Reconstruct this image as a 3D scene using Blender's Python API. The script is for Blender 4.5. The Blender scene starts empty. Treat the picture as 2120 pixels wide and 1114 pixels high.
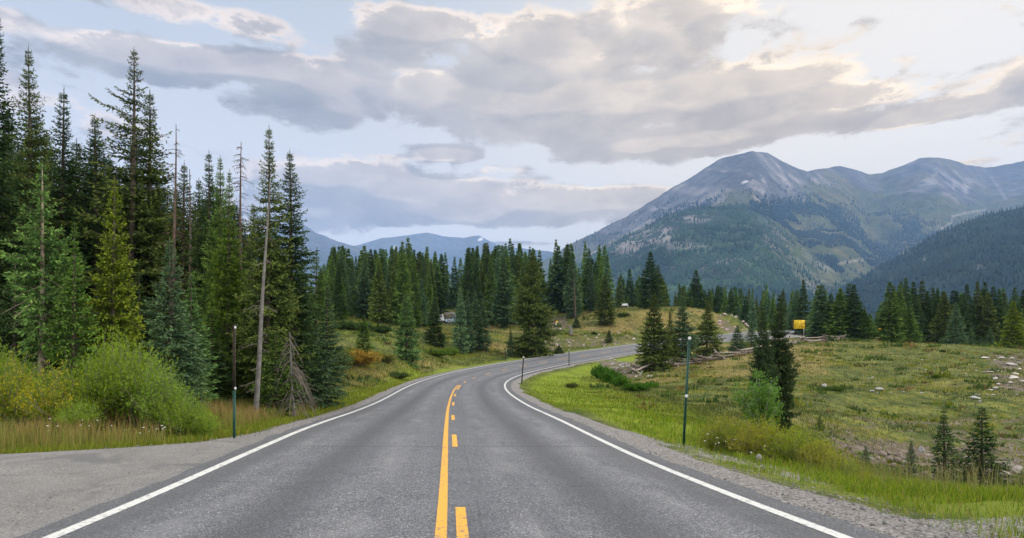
import bpy, math, random
import numpy as np
PI = math.pi
scene = bpy.context.scene
COL = scene.collection
F, CX, HY, EYE = 1413.0, 1060.0, 740.0, 1.45      # focal length in photo pixels, principal column, horizon row, eye height
rng = np.random.default_rng(7)

# ------------------------------------------------------------------ numeric helpers
def _hash(ix, iy, seed):
    h = (ix.astype(np.int64) * 374761393 + iy.astype(np.int64) * 668265263 + seed * 1442695041) & 0x7fffffff
    h = ((h ^ (h >> 13)) * 1274126177) & 0x7fffffff
    h = h ^ (h >> 16)
    return (h & 0xffff) / 65535.0
def vnoise(x, y, seed=0):
    x = np.asarray(x, float); y = np.asarray(y, float)
    ix = np.floor(x); iy = np.floor(y); fx = x - ix; fy = y - iy
    fx = fx * fx * fx * (fx * (fx * 6 - 15) + 10); fy = fy * fy * fy * (fy * (fy * 6 - 15) + 10)
    a = _hash(ix, iy, seed); b = _hash(ix + 1, iy, seed); c = _hash(ix, iy + 1, seed); d = _hash(ix + 1, iy + 1, seed)
    return (a + (b - a) * fx) * (1 - fy) + (c + (d - c) * fx) * fy
def fbm(x, y, oct=5, seed=0, gain=.5, lac=2.03):
    s = 0; a = 1; n = 0
    for o in range(oct):
        s = s + a * vnoise(x, y, seed + o * 17); n += a; a *= gain
        x = x * lac + 13.7; y = y * lac - 7.3
    return s / n
def ridged(x, y, oct=5, seed=0):
    s = 0; a = 1; n = 0
    for o in range(oct):
        s = s + a * (1 - np.abs(2 * vnoise(x, y, seed + o * 31) - 1)); n += a; a *= .5
        x = x * 2.07 + 3.1; y = y * 2.07 + 9.2
    return s / n
def sstep(a, b, x):
    t = np.clip((x - a) / (b - a), 0, 1); return t * t * (3 - 2 * t)
def P2(px, py, d):
    """world point at depth d that shows at photo pixel px, py"""
    return ((px - CX) / F * d, d, EYE + (HY - py) / F * d)

# ------------------------------------------------------------------ mesh helpers
def mesh_np(name, V, quads=None, tris=None, mats=(), qmat=None, tmat=None, tint=None, cols=None, smooth=False, uv=None):
    me = bpy.data.meshes.new(name)
    V = np.asarray(V, np.float32); nv = len(V)
    q = np.zeros((0, 4), np.int32) if quads is None else np.asarray(quads, np.int32).reshape(-1, 4)
    t = np.zeros((0, 3), np.int32) if tris is None else np.asarray(tris, np.int32).reshape(-1, 3)
    me.vertices.add(nv); me.vertices.foreach_set('co', V.ravel())
    li = np.concatenate([q.ravel(), t.ravel()]); me.loops.add(len(li)); me.loops.foreach_set('vertex_index', li)
    ls = np.concatenate([np.arange(len(q)) * 4, len(q) * 4 + np.arange(len(t)) * 3]).astype(np.int32)
    me.polygons.add(len(ls)); me.polygons.foreach_set('loop_start', ls)
    if qmat is not None or tmat is not None:
        m = np.concatenate([np.zeros(len(q), np.int32) if qmat is None else np.broadcast_to(np.asarray(qmat, np.int32), (len(q),)),
                            np.zeros(len(t), np.int32) if tmat is None else np.broadcast_to(np.asarray(tmat, np.int32), (len(t),))])
        me.polygons.foreach_set('material_index', np.ascontiguousarray(m))
    if smooth: me.polygons.foreach_set('use_smooth', np.ones(len(ls), bool))
    if tint is not None:
        a = me.attributes.new('tint', 'FLOAT', 'POINT'); a.data.foreach_set('value', np.asarray(tint, np.float32))
    if cols is not None:
        for k, c in cols.items():
            a = me.attributes.new(k, 'FLOAT_COLOR', 'POINT'); c = np.asarray(c, np.float32)
            if c.shape[1] == 3: c = np.concatenate([c, np.ones((len(c), 1), np.float32)], 1)
            a.data.foreach_set('color', np.ascontiguousarray(c).ravel())
    if uv is not None:
        l = me.uv_layers.new(name='UVMap'); l.data.foreach_set('uv', np.asarray(uv, np.float32)[li].ravel())
    for m in mats: me.materials.append(m)
    me.update(); me.validate()
    return me
class MB:
    """collects pieces into one mesh"""
    def __init__(s): s.V = []; s.q = []; s.t = []; s.qm = []; s.tm = []; s.ti = []; s.n = 0
    def add(s, V, quads=None, tris=None, mat=0, tint=.5):
        V = np.asarray(V, float).reshape(-1, 3)
        if quads is not None and len(quads): s.q.append(np.asarray(quads, int).reshape(-1, 4) + s.n); s.qm.append(np.full(len(s.q[-1]), mat))
        if tris is not None and len(tris): s.t.append(np.asarray(tris, int).reshape(-1, 3) + s.n); s.tm.append(np.full(len(s.t[-1]), mat))
        s.ti.append(np.broadcast_to(np.asarray(tint, float), (len(V),))); s.V.append(V); s.n += len(V)
    def mesh(s, name, mats, smooth=False):
        V = np.concatenate(s.V); q = np.concatenate(s.q) if s.q else None; t = np.concatenate(s.t) if s.t else None
        return mesh_np(name, V, q, t, mats, np.concatenate(s.qm) if s.q else None, np.concatenate(s.tm) if s.t else None, np.concatenate(s.ti), smooth=smooth)
    def box(s, c, size, mat=0, rot=None, tint=.5):
        x, y, z = np.array(size) / 2.0
        V = np.array([(-x,-y,-z),(x,-y,-z),(x,y,-z),(-x,y,-z),(-x,-y,z),(x,-y,z),(x,y,z),(-x,y,z)])
        if rot is not None: V = V @ np.array(rot).T
        s.add(V + np.array(c), [(0,3,2,1),(4,5,6,7),(0,1,5,4),(1,2,6,5),(2,3,7,6),(3,0,4,7)], mat=mat, tint=tint)
    def tube(s, pts, rad, n=6, mat=0, cap=True, tint=.5):
        pts = np.asarray(pts, float); k = len(pts); rad = np.broadcast_to(np.asarray(rad, float), (k,))
        T = np.gradient(pts, axis=0); T /= np.linalg.norm(T, axis=1)[:, None] + 1e-9
        up = np.array([0, 0, 1.0]) if abs(T[0, 2]) < .9 else np.array([1.0, 0, 0])
        A = np.cross(T, up); A /= np.linalg.norm(A, axis=1)[:, None] + 1e-9; B = np.cross(T, A)
        an = np.arange(n) * 2 * PI / n
        V = pts[:, None] + rad[:, None, None] * (np.cos(an)[None, :, None] * A[:, None] + np.sin(an)[None, :, None] * B[:, None])
        i = np.arange(k - 1)[:, None] * n; j = np.arange(n)[None]; j2 = (j + 1) % n
        Q = np.stack([i + j, i + j2, i + n + j2, i + n + j], -1).reshape(-1, 4)
        V = V.reshape(-1, 3); T3 = []
        if cap:
            c0, c1 = len(V), len(V) + 1; V = np.concatenate([V, pts[:1], pts[-1:]])
            T3 = [(c0, (a + 1) % n, a) for a in range(n)] + [(c1, (k-1)*n + a, (k-1)*n + (a + 1) % n) for a in range(n)]
        s.add(V, Q, T3, mat, tint)
    def diamonds(s, P, D, S, L, W, mat=0, tint=.5, bend=None):
        """leaf faces: base P, unit direction D, unit side S, length L, width W; all (n,..)"""
        n = len(P); L = np.broadcast_to(L, (n,))[:, None]; W = np.broadcast_to(W, (n,))[:, None]
        mid = P + D * L * .5
        tip = P + D * L
        if bend is not None: tip = tip + bend; mid = mid + bend * .2
        V = np.stack([P, mid + S * W * .5, tip, mid - S * W * .5], 1).reshape(-1, 3)
        ti = np.repeat(np.broadcast_to(np.asarray(tint, float), (n,)), 4)
        s.add(V, np.arange(4 * n).reshape(n, 4), None, mat, ti)
def unit(v): return v / (np.linalg.norm(v, axis=-1, keepdims=True) + 1e-9)

# ------------------------------------------------------------------ object helpers
def tag(o, label=None, cat=None, group=None, kind=None):
    if label: o['label'] = label
    if cat: o['category'] = cat
    if group: o['group'] = group
    if kind: o['kind'] = kind
    return o
def ob(name, me, parent=None, loc=None):
    o = bpy.data.objects.new(name, me); COL.objects.link(o)
    if parent is not None: o.parent = parent
    if loc is not None: o.location = loc
    return o
def thing(name, label, cat, loc, group=None, rz=0.0):
    e = bpy.data.objects.new(name, None); COL.objects.link(e); e.empty_display_size = .2
    e.location = loc; e.rotation_euler = (0, 0, rz); return tag(e, label, cat, group)
def copy_tree(root):
    r = root.copy(); COL.objects.link(r)
    for ch in root.children:
        c = ch.copy(); COL.objects.link(c); c.parent = r
        for g in ch.children:
            d = g.copy(); COL.objects.link(d); d.parent = c
    return r

# ------------------------------------------------------------------ materials
class NT:
    def __init__(s, m): s.t = m.node_tree; s.n = s.t.nodes; s.l = s.t.links
    def new(s, ty, **k):
        n = s.n.new(ty)
        for a, b in k.items(): setattr(n, a, b)
        return n
    def put(s, sock, v):
        if isinstance(v, bpy.types.NodeSocket): s.l.new(v, sock)
        elif isinstance(v, (int, float)) and sock.type == 'RGBA': sock.default_value = (v, v, v, 1)
        elif isinstance(v, (tuple, list)) and sock.type == 'RGBA' and len(v) == 3: sock.default_value = (*v, 1)
        else: sock.default_value = v
    def math(s, op, a, b=0.0, c=0.0, clamp=False):
        n = s.new('ShaderNodeMath', operation=op, use_clamp=clamp)
        for i, v in enumerate((a, b, c)): s.put(n.inputs[i], v)
        return n.outputs[0]
    def vec(s, op, a, b=(0,0,0), c=(0,0,0)):
        n = s.new('ShaderNodeVectorMath', operation=op)
        s.put(n.inputs[0], a); s.put(n.inputs[1], b)
        if op == 'MULTIPLY_ADD': s.put(n.inputs[2], c)
        return n.outputs['Value'] if op in ('LENGTH', 'DOT_PRODUCT', 'DISTANCE') else n.outputs[0]
    def noise(s, vec=None, scale=5, detail=3, rough=.5, dist=0.0, dim='3D'):
        n = s.new('ShaderNodeTexNoise', noise_dimensions=dim)
        if vec is not None: s.l.new(vec, n.inputs['Vector'])
        s.put(n.inputs['Scale'], scale); n.inputs['Detail'].default_value = detail; n.inputs['Roughness'].default_value = rough; n.inputs['Distortion'].default_value = dist
        return n.outputs['Fac']
    def voro(s, vec=None, scale=5, feature='F1', out='Distance', rand=1.0):
        n = s.new('ShaderNodeTexVoronoi', feature=feature)
        if vec is not None: s.l.new(vec, n.inputs['Vector'])
        n.inputs['Scale'].default_value = scale; n.inputs['Randomness'].default_value = rand
        return n.outputs[out]
    def mr(s, v, a, b, c=0.0, d=1.0, smooth=False):
        n = s.new('ShaderNodeMapRange', interpolation_type='SMOOTHSTEP' if smooth else 'LINEAR', clamp=True)
        for i, x in zip(('Value', 'From Min', 'From Max', 'To Min', 'To Max'), (v, a, b, c, d)): s.put(n.inputs[i], x)
        return n.outputs['Result']
    def mix(s, f, a, b, mode='MIX'):
        n = s.new('ShaderNodeMix', data_type='RGBA', blend_type=mode)
        s.put(n.inputs['Factor'], f); s.put(n.inputs['A'], a); s.put(n.inputs['B'], b)
        return n.outputs['Result']
    def attr(s, name, out='Fac'):
        n = s.new('ShaderNodeAttribute', attribute_name=name); return n.outputs[out]
    def sep(s, v):
        n = s.new('ShaderNodeSeparateXYZ'); s.l.new(v, n.inputs[0]); return n.outputs
    def comb(s, x, y, z):
        n = s.new('ShaderNodeCombineXYZ')
        for i, v in enumerate((x, y, z)): s.put(n.inputs[i], v)
        return n.outputs[0]
    def bump(s, h, strength=.5, dist=.02):
        n = s.new('ShaderNodeBump'); s.l.new(h, n.inputs['Height']); n.inputs['Strength'].default_value = strength; n.inputs['Distance'].default_value = dist
        return n.outputs[0]
    def pos(s): return s.new('ShaderNodeNewGeometry').outputs['Position']
    def objco(s): return s.new('ShaderNodeTexCoord').outputs['Object']
    def uv(s): return s.new('ShaderNodeTexCoord').outputs['UV']
def mat(name):
    m = bpy.data.materials.new(name); m.use_nodes = True; m.node_tree.nodes.clear(); t = NT(m)
    o = t.new('ShaderNodeOutputMaterial'); return m, t, o
def principled(t, o, col, rough=.8, normal=None, spec=.3, metal=0.0):
    p = t.new('ShaderNodeBsdfPrincipled'); t.put(p.inputs['Base Color'], col); t.put(p.inputs['Roughness'], rough)
    p.inputs['Specular IOR Level'].default_value = spec; p.inputs['Metallic'].default_value = metal
    if normal is not None: t.l.new(normal, p.inputs['Normal'])
    t.l.new(p.outputs[0], o.inputs['Surface']); return p
def simple(name, col, rough=.6, var=.15, scale=6.0, spec=.3, metal=0.0, bump=0.0):
    m, t, o = mat(name)
    n = t.noise(t.objco(), scale, 4, .6)
    c = t.mix(t.mr(n, .3, .7), tuple(x * (1 - var) for x in col), tuple(min(1, x * (1 + var)) for x in col))
    principled(t, o, c, rough, t.bump(n, bump, .02) if bump else None, spec, metal); return m
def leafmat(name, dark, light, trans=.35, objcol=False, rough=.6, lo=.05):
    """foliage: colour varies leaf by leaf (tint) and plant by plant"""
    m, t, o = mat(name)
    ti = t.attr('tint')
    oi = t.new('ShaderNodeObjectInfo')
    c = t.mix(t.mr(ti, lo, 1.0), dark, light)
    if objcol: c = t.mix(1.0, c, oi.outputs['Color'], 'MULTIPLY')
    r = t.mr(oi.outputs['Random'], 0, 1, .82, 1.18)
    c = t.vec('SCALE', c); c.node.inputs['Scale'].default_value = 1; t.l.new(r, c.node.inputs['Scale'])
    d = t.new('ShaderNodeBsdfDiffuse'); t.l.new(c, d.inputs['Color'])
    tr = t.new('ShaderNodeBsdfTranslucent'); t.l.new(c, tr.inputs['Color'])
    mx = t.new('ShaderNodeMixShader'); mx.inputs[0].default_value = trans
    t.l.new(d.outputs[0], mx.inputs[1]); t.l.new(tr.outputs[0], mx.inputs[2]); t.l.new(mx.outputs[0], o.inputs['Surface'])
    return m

# ------------------------------------------------------------------ the road line (x, y, z of the centre and crossfall), 4 m steps
RD=[(2.6,-28,.75,-.005),(1.78,-20,.56,-.005),(1.05,-12,.36,-.005),(.32,-4,.16,-.005),(-0.41,4.00,-0.040,-0.005),(-0.77,7.98,-0.175,0.008),(-1.14,11.96,-0.265,0.021),(-1.51,15.95,-0.324,0.023),(-1.87,19.93,-0.402,0.015),(-2.23,23.91,-0.504,0.007),(-2.57,27.90,-0.596,0.005),(-2.89,31.89,-0.656,0.003),(-3.19,35.87,-0.686,0.004),(-3.46,39.87,-0.690,0.010),(-3.70,43.86,-0.672,0.015),(-3.87,47.85,-0.633,0.017),(-3.94,51.85,-0.576,0.017),(-3.86,55.85,-0.499,0.020),(-3.59,59.84,-0.400,0.024),(-3.12,63.81,-0.275,0.030),(-2.43,67.75,-0.128,0.036),(-1.51,71.65,0.040,0.043),(-0.38,75.48,0.225,0.051),(0.95,79.26,0.428,0.055),(2.46,82.96,0.649,0.056),(4.13,86.59,0.885,0.056),(5.95,90.16,1.137,0.062),(7.88,93.66,1.400,0.068),(9.92,97.10,1.677,0.074),(12.05,100.48,1.960,0.073),(14.26,103.82,2.248,0.072),(16.54,107.10,2.540,0.071),(18.89,110.35,2.836,0.070),(21.28,113.55,3.131,0.071),(23.72,116.72,3.423,0.073),(26.19,119.87,3.711,0.074),(28.68,123.00,3.996,0.076),(34.96,130.78,4.684,0.096),(39.96,137.03,5.204,0.116),(44.86,143.35,5.696,0.122),(49.64,149.76,6.167,0.115),(54.28,156.28,6.618,0.109),(58.79,162.88,7.049,0.103),(63.17,169.58,7.463,0.097),(67.43,176.35,7.861,0.091),(71.58,183.19,8.243,0.086),(75.63,190.09,8.611,0.082),(79.61,197.03,8.965,0.078),(88,211,9.6,.07),(97,224,10.1,.05),(108,236,10.4,.03),(121,246,10.5,.02),(136,254,10.4,.0),(152,260,10.2,.0),(172,266,9.8,.0)]
RD = np.array(RD, float)
sk = np.concatenate([[0], np.cumsum(np.linalg.norm(np.diff(RD[:, :2], axis=0), axis=1))]); sk = sk - sk[4]
RS = np.arange(sk[0] + .01, sk[-1], 1.0)
def hermite(sq):
    i = np.clip(np.searchsorted(sk, sq) - 1, 0, len(sk) - 2); m = np.gradient(RD, sk, axis=0)
    h = (sk[i + 1] - sk[i])[:, None]; t = ((sq - sk[i])[:, None]) / h
    return (2*t**3-3*t**2+1)*RD[i] + (t**3-2*t**2+t)*h*m[i] + (-2*t**3+3*t**2)*RD[i+1] + (t**3-t**2)*h*m[i+1]
RC = hermite(RS)
def road_frame(s):
    s = np.asarray(s, float); c = hermite(s); e = hermite(s + .25) - hermite(s - .25)
    tx = unit(e[:, :2]); return c, np.stack([tx[:, 1], -tx[:, 0]], 1)        # centre rows, unit vector to the right
_, RN = road_frame(RS)
W = 3.4
def road_pt(s, o, dz=0.0):
    c, n = road_frame(np.atleast_1d(s)); o = np.broadcast_to(np.asarray(o, float), (len(c),))
    return np.stack([c[:, 0] + n[:, 0] * o, c[:, 1] + n[:, 1] * o, c[:, 2] - c[:, 3] * o + dz], 1)
PULL_S = [-29, 4.6, 6.2, 7.4, 8.6, 10.0, 12.5, 13.4]; PULL_O = [-30, -26, -12, -7.8, -6.1, -4.5, -3.86, -3.8]
def road_coords(x, y):
    """nearest centre sample: signed offset to the right, road height there, station, crossfall"""
    x = np.asarray(x, float); y = np.asarray(y, float); n = len(x); o = np.empty(n); z = np.empty(n); s = np.empty(n); b = np.empty(n)
    for a in range(0, n, 20000):
        X = x[a:a+20000, None]; Y = y[a:a+20000, None]
        i = ((X - RC[:, 0]) ** 2 + (Y - RC[:, 1]) ** 2).argmin(1)
        dx = X[:, 0] - RC[i, 0]; dy = Y[:, 0] - RC[i, 1]; oo = dx * RN[i, 0] + dy * RN[i, 1]
        al = -dx * RN[i, 1] + dy * RN[i, 0]
        far = np.abs(al) > 1.2; dist = np.hypot(dx, dy); oo = np.where(far, np.sign(oo + 1e-9) * dist, oo)
        j = np.clip(i + np.sign(al).astype(int), 0, len(RS) - 1); f = np.clip(np.abs(al), 0, 1)
        o[a:a+20000] = oo; z[a:a+20000] = RC[i, 2] * (1 - f) + RC[j, 2] * f; b[a:a+20000] = RC[i, 3] * (1 - f) + RC[j, 3] * f; s[a:a+20000] = RS[i] + np.clip(al, -1, 1)
    return o, z, s, b

# ------------------------------------------------------------------ terrain: smooth surface through surveyed points
CT = [  # photo pixel, photo pixel, metres away
 (150,930,13.2),(200,900,13.5),(0,905,13.5),(-200,900,14),(400,890,15),(100,850,21),(300,845,22),(450,860,20),(530,866,21),(600,862,21),(660,838,33),(560,835,30),(200,820,40),(500,800,45),(-150,830,32),
 (690,800,42),(720,797,42),(745,757,55),(842,757,67),(825,780,55),(700,730,60),(700,700,75),(770,728,62),(820,700,80),(900,716,96),(957,730,94),(1000,727,98),(930,745,83),(880,768,66),(700,678,95),(700,655,125),(780,668,112),(850,690,98),
 (930,690,116),(935,668,150),(940,640,205),(1010,690,124),(1060,690,127),(1060,725,106),(1100,738,97),(1150,671,152),(1190,690,130),(1230,700,126),(1260,712,120),(1170,715,120),(1290,636,170),(1250,668,145),(1330,650,150),(1340,640,160),(1400,640,155),(1480,644,168),(1535,658,180),(1400,680,150),
 (1330,690,142),(1480,688,159),(1545,684,176),(1600,676,200),
 # right: verge crest, ditch, meadow
 (1900,1068,7.5),(2100,1056,8.0),(2120,1046,9.5),(2300,1050,10),(1950,1016,11.2),(1780,992,13),(1640,966,15),(1500,943,17),(1400,920,18.5),(2100,1050,12.5),(1900,1020,15),(1300,868,24),(1230,838,30),
 (2030,1012,26),(1955,1006,26.5),(1885,988,27.5),(1793,965,28),(2200,1015,25),(1850,942,32),(2080,966,30.5),(2200,975,30),(1700,905,31),(1600,898,30),(1500,885,30),(1420,872,31),(1340,850,35),(1285,838,41),(1250,815,50),(1290,805,58),(1240,772,78),(1340,790,62),
 (1310,777,70),(1350,765,75),(1440,757,76),(1500,748,79),(1560,733,86),(1640,712,96),(1720,707,106),(1465,740,82),(1525,729,93),
 (1850,711,102),(2000,715,95),(2120,729,90),(2250,735,90),(1700,800,50),(1900,800,52),(1700,760,65),(1950,750,72),(2100,800,50),(1900,870,40),(2100,900,36),(2080,930,33),(1650,850,37),(1550,830,42),(1450,815,48),(1500,780,60),(1800,730,85),(2300,860,42),(1780,840,43),
 (1655,694,140),(1700,700,120),(1620,700,130),(1780,704,114),
]
pts = [P2(*c) for c in CT]
pts += [(75,125,3.2),(110,140,2.2),(95,118,2.3),(60,118,3.6),(140,160,2.5),(90,160,4.5),(160,120,1),(200,200,4),(120,215,9),(-30,40,-.2),(-60,60,1.5),(-40,25,-.3),(-60,10,-.3),(-100,100,8),(-40,100,5),(-70,160,12),(-30,170,11),(0,250,15),(-100,260,20),(40,260,12),
        (100,330,9),(0,380,12),(-160,60,6),(60,-30,-2),(30,-10,-1),(90,20,-4),(60,45,-2),(130,60,-1),(-30,-30,.3),(-100,-60,0),(60,210,11.5),(35,225,12),(80,240,11),(250,120,-6),(260,280,-4),(-250,200,26),(0,-120,0),(200,-80,-8),(-200,-80,4)]
for s in np.arange(-26, 250, 11.0):
    for sd in (-1, 1):
        for off in ((W + 1.4,) if s < 60 else (W + 1.3, W + 3.0)):
            o = sd * off
            if sd < 0 and s < 12: o = np.interp(s, PULL_S, PULL_O) - .6
            p = road_pt(s, o)[0]; pts.append((p[0], p[1], p[2] - (.0 if off < 4.8 else .25)))
CP = np.array(pts, float)
def kern(r): return np.sqrt(r * r + 4.0)
_R = np.sqrt(((CP[:, None, :2] - CP[None, :, :2]) ** 2).sum(-1)); nC = len(CP)
A = np.zeros((nC + 3, nC + 3)); A[:nC, :nC] = -kern(_R) + np.eye(nC) * .3
A[:nC, nC] = 1; A[:nC, nC+1:] = CP[:, :2] / 100; A[nC:, :nC] = A[:nC, nC:].T
RBF = np.linalg.solve(A, np.concatenate([CP[:, 2], [0, 0, 0]]))
def smooth_z(x, y):
    out = np.empty(len(x))
    for a in range(0, len(x), 20000):
        X = x[a:a+20000]; Y = y[a:a+20000]
        r = np.sqrt((X[:, None] - CP[:, 0]) ** 2 + (Y[:, None] - CP[:, 1]) ** 2)
        out[a:a+20000] = -kern(r) @ RBF[:nC] + RBF[nC] + X / 100 * RBF[nC+1] + Y / 100 * RBF[nC+2]
    return out
def ground(x, y, full=False):
    x = np.atleast_1d(np.asarray(x, float)); y = np.atleast_1d(np.asarray(y, float))
    o, zr, s, b = road_coords(x, y)
    r = np.hypot(x, y)
    zs = np.where(r < 420, smooth_z(x, y), 0.0)
    far = sstep(260, 420, r); zs = zs * (1 - far) + (-20 - .03 * (r - 420)) * far
    left = np.interp(s, PULL_S + [14.5], PULL_O + [-(W + .5)])
    lo = -np.where(s < 14, left, -(W + .5)); lim = np.where(o < 0, lo + .3, W + .9)
    ex = np.abs(o) - lim
    k = sstep(0, np.where(o < 0, 3.0, 2.2), ex)                       # 0 on the carriageway, 1 on open ground
    bump = (fbm(x / 7, y / 7, 3, 5) - .5) * .55 + (fbm(x / 1.6, y / 1.6, 3, 9) - .5) * .22 + np.abs(fbm(x / .5, y / .5, 2, 15) - .5) * .05 * (r < 60)
    rocky = sstep(-1.0, 1.2, 2.5 - np.hypot((x - 62.5) / 9, (y - 161) / 7) * 2.2)        # the cut in the knoll
    zroad = zr - b * np.clip(o, -lo, W + 2) - .05 - .09 * sstep(.0, .8, ex)
    z = zroad * (1 - k) + (zs + bump * np.clip(k, 0, 1)) * k + rocky * (ridged(x / 3, y / 3, 4, 3) - .55) * 2.2
    return (z, o, s, ex, k, r) if full else z
def gz(x, y): return float(ground(x, y)[0])
def G(px, d):
    """ground point at depth d under photo column px"""
    x = (px - CX) / F * d; return (x, d, gz(x, d))
# ------------------------------------------------------------------ ground sheet (polar grid: fine near the camera, to the horizon)
def build_ground():
    az = np.radians(np.concatenate([np.arange(-180, -60, 5.0), np.arange(-60, -42, 1.0), np.arange(-42, 42.01, .22), np.arange(43, 60, 1.0), np.arange(60, 180, 5.0)]))
    rr = [1.2]
    while rr[-1] < 1500: rr.append(rr[-1] * 1.0165)
    rr = np.array(rr); na, nr = len(az), len(rr)
    X = (rr[:, None] * np.sin(az)).ravel(); Y = (rr[:, None] * np.cos(az)).ravel()
    Z, o, s, ex, k, r = ground(X, Y, True)
    V = np.stack([X, Y, Z], 1); V = np.concatenate([V, [[0, 0, ground(0, 0)[0]]]])
    i = np.arange(nr - 1)[:, None] * na; j = np.arange(na)[None]; j2 = (j + 1) % na
    Q = np.stack([i + j, i + j2, i + na + j2, i + na + j], -1).reshape(-1, 4)[:, ::-1]
    T = np.array([(len(V) - 1, (a + 1) % na, a) for a in range(na)])
    yy = np.maximum(Y, .5); px = CX + F * X / yy; py = HY - F * (Z - EYE) / yy; fr = Y > 1
    wz = np.clip(r / 40, .15, 1); px = px + (fbm(X / 6, Y / 6, 4, 60) - .5) * 90 * np.clip(30 / r, .2, 1.2) * 1.2; py = py + (fbm(X / 5, Y / 5, 4, 61) - .5) * 60 * np.clip(30 / r, .15, 1)
    n1 = fbm(X / 3.1, Y / 3.1, 4, 40); n2 = fbm(X / 1.1, Y / 1.1, 3, 41)
    right = o > 0
    gw = np.where(right, np.where(s > 22, .20, .50) + .8 * (n1 - .5) + .5 * np.exp(-np.abs(s + 2) / 8), np.where(s < 16, .55, .35) + .5 * (n1 - .5))
    gravel = 1 - sstep(gw - .25, gw + .25, ex + .35 * (n2 - .5))
    gravel = np.where(right & (s < 16), np.maximum(gravel, .62 * (1 - sstep(2.2, 3.6, ex)) * sstep(.42, .62, n1)), gravel)
    gravel = np.where(r > 260, 0, gravel)
    def box(a, b, c, d, f=12): return sstep(a - f, a + f, px) * (1 - sstep(b - f, b + f, px)) * sstep(c - f / 2, c + f / 2, py) * (1 - sstep(d - f / 2, d + f / 2, py)) * fr
    bare = .75 * box(1690, 2400, 905, 1010, 25) * (Y > 24) + .5 * box(1650, 2400, 860, 905, 20) * (Y > 24) + .8 * box(2040, 2400, 728, 815, 25) + .6 * box(1120, 1320, 696, 722, 7) * (~right) + .45 * box(1140, 1400, 676, 690, 5) * (~right)
    bare = bare + .95 * sstep(-1.0, 1.2, 2.5 - np.hypot((X - 61) / 10, (Y - 162) / 8) * 2.0) + .8 * box(1235, 1330, 745, 785, 6) * right + .9 * box(1075, 1180, 655, 684, 6) * (Y > 140) + .25 * box(1250, 1350, 775, 845, 12) * right
    bare = bare + .8 * box(1480, 1700, 694, 705, 4) * right * (Y > 90) * 0 
    lot = sstep(0, 3, 9 - np.abs(o - 10)) * (s > 150) * (s < 205) * right                       # gravel lay-by at the sign
    lot = lot + sstep(0, 2, 6 - np.abs(o - 8)) * (s > 226) * right * (r < 330)
    trk = 1.0 * box(905, 965, 645, 672, 5) * (Y > 120)
    bare = np.clip(bare, 0, 1); 
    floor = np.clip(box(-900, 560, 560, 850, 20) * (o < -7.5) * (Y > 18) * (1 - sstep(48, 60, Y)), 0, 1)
    lush = (right & (s > 16) & (s < 112)) * sstep(.6, 1.6, ex) * (1 - sstep(5.0, 10.0, ex)) + (right & (s <= 18)) * sstep(.8, 2, ex) * (1 - sstep(4.5, 7, ex)) * .55 + ((~right) & (s > 10)) * sstep(.3, .6, ex) * (1 - sstep(1.1, 2.2, ex)) * .9 + .8 * box(685, 790, 652, 690, 8) * (~right)
    dry = .8 * box(1330, 1720, 705, 800, 25) * (Y > 60) + .6 * box(690, 900, 745, 860, 30) * (o < -6) + .7 * box(1190, 1500, 640, 690, 12) * (Y > 120) + .5 * box(1700, 2000, 700, 720, 6) + .9 * box(-400, 640, 860, 935, 10) * (o < -4.2) * (Y < 22) + .75 * box(960, 1120, 712, 735, 6)
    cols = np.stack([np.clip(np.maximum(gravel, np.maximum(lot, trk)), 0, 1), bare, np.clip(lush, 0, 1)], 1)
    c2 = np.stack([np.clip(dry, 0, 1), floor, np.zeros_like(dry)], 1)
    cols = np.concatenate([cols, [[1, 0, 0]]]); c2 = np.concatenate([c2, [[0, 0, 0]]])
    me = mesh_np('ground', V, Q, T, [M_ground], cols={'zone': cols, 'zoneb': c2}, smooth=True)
    return tag(ob('ground', me), 'grassy mountain meadow ground with gravel shoulders and bare patches', 'ground', kind='structure')

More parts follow.
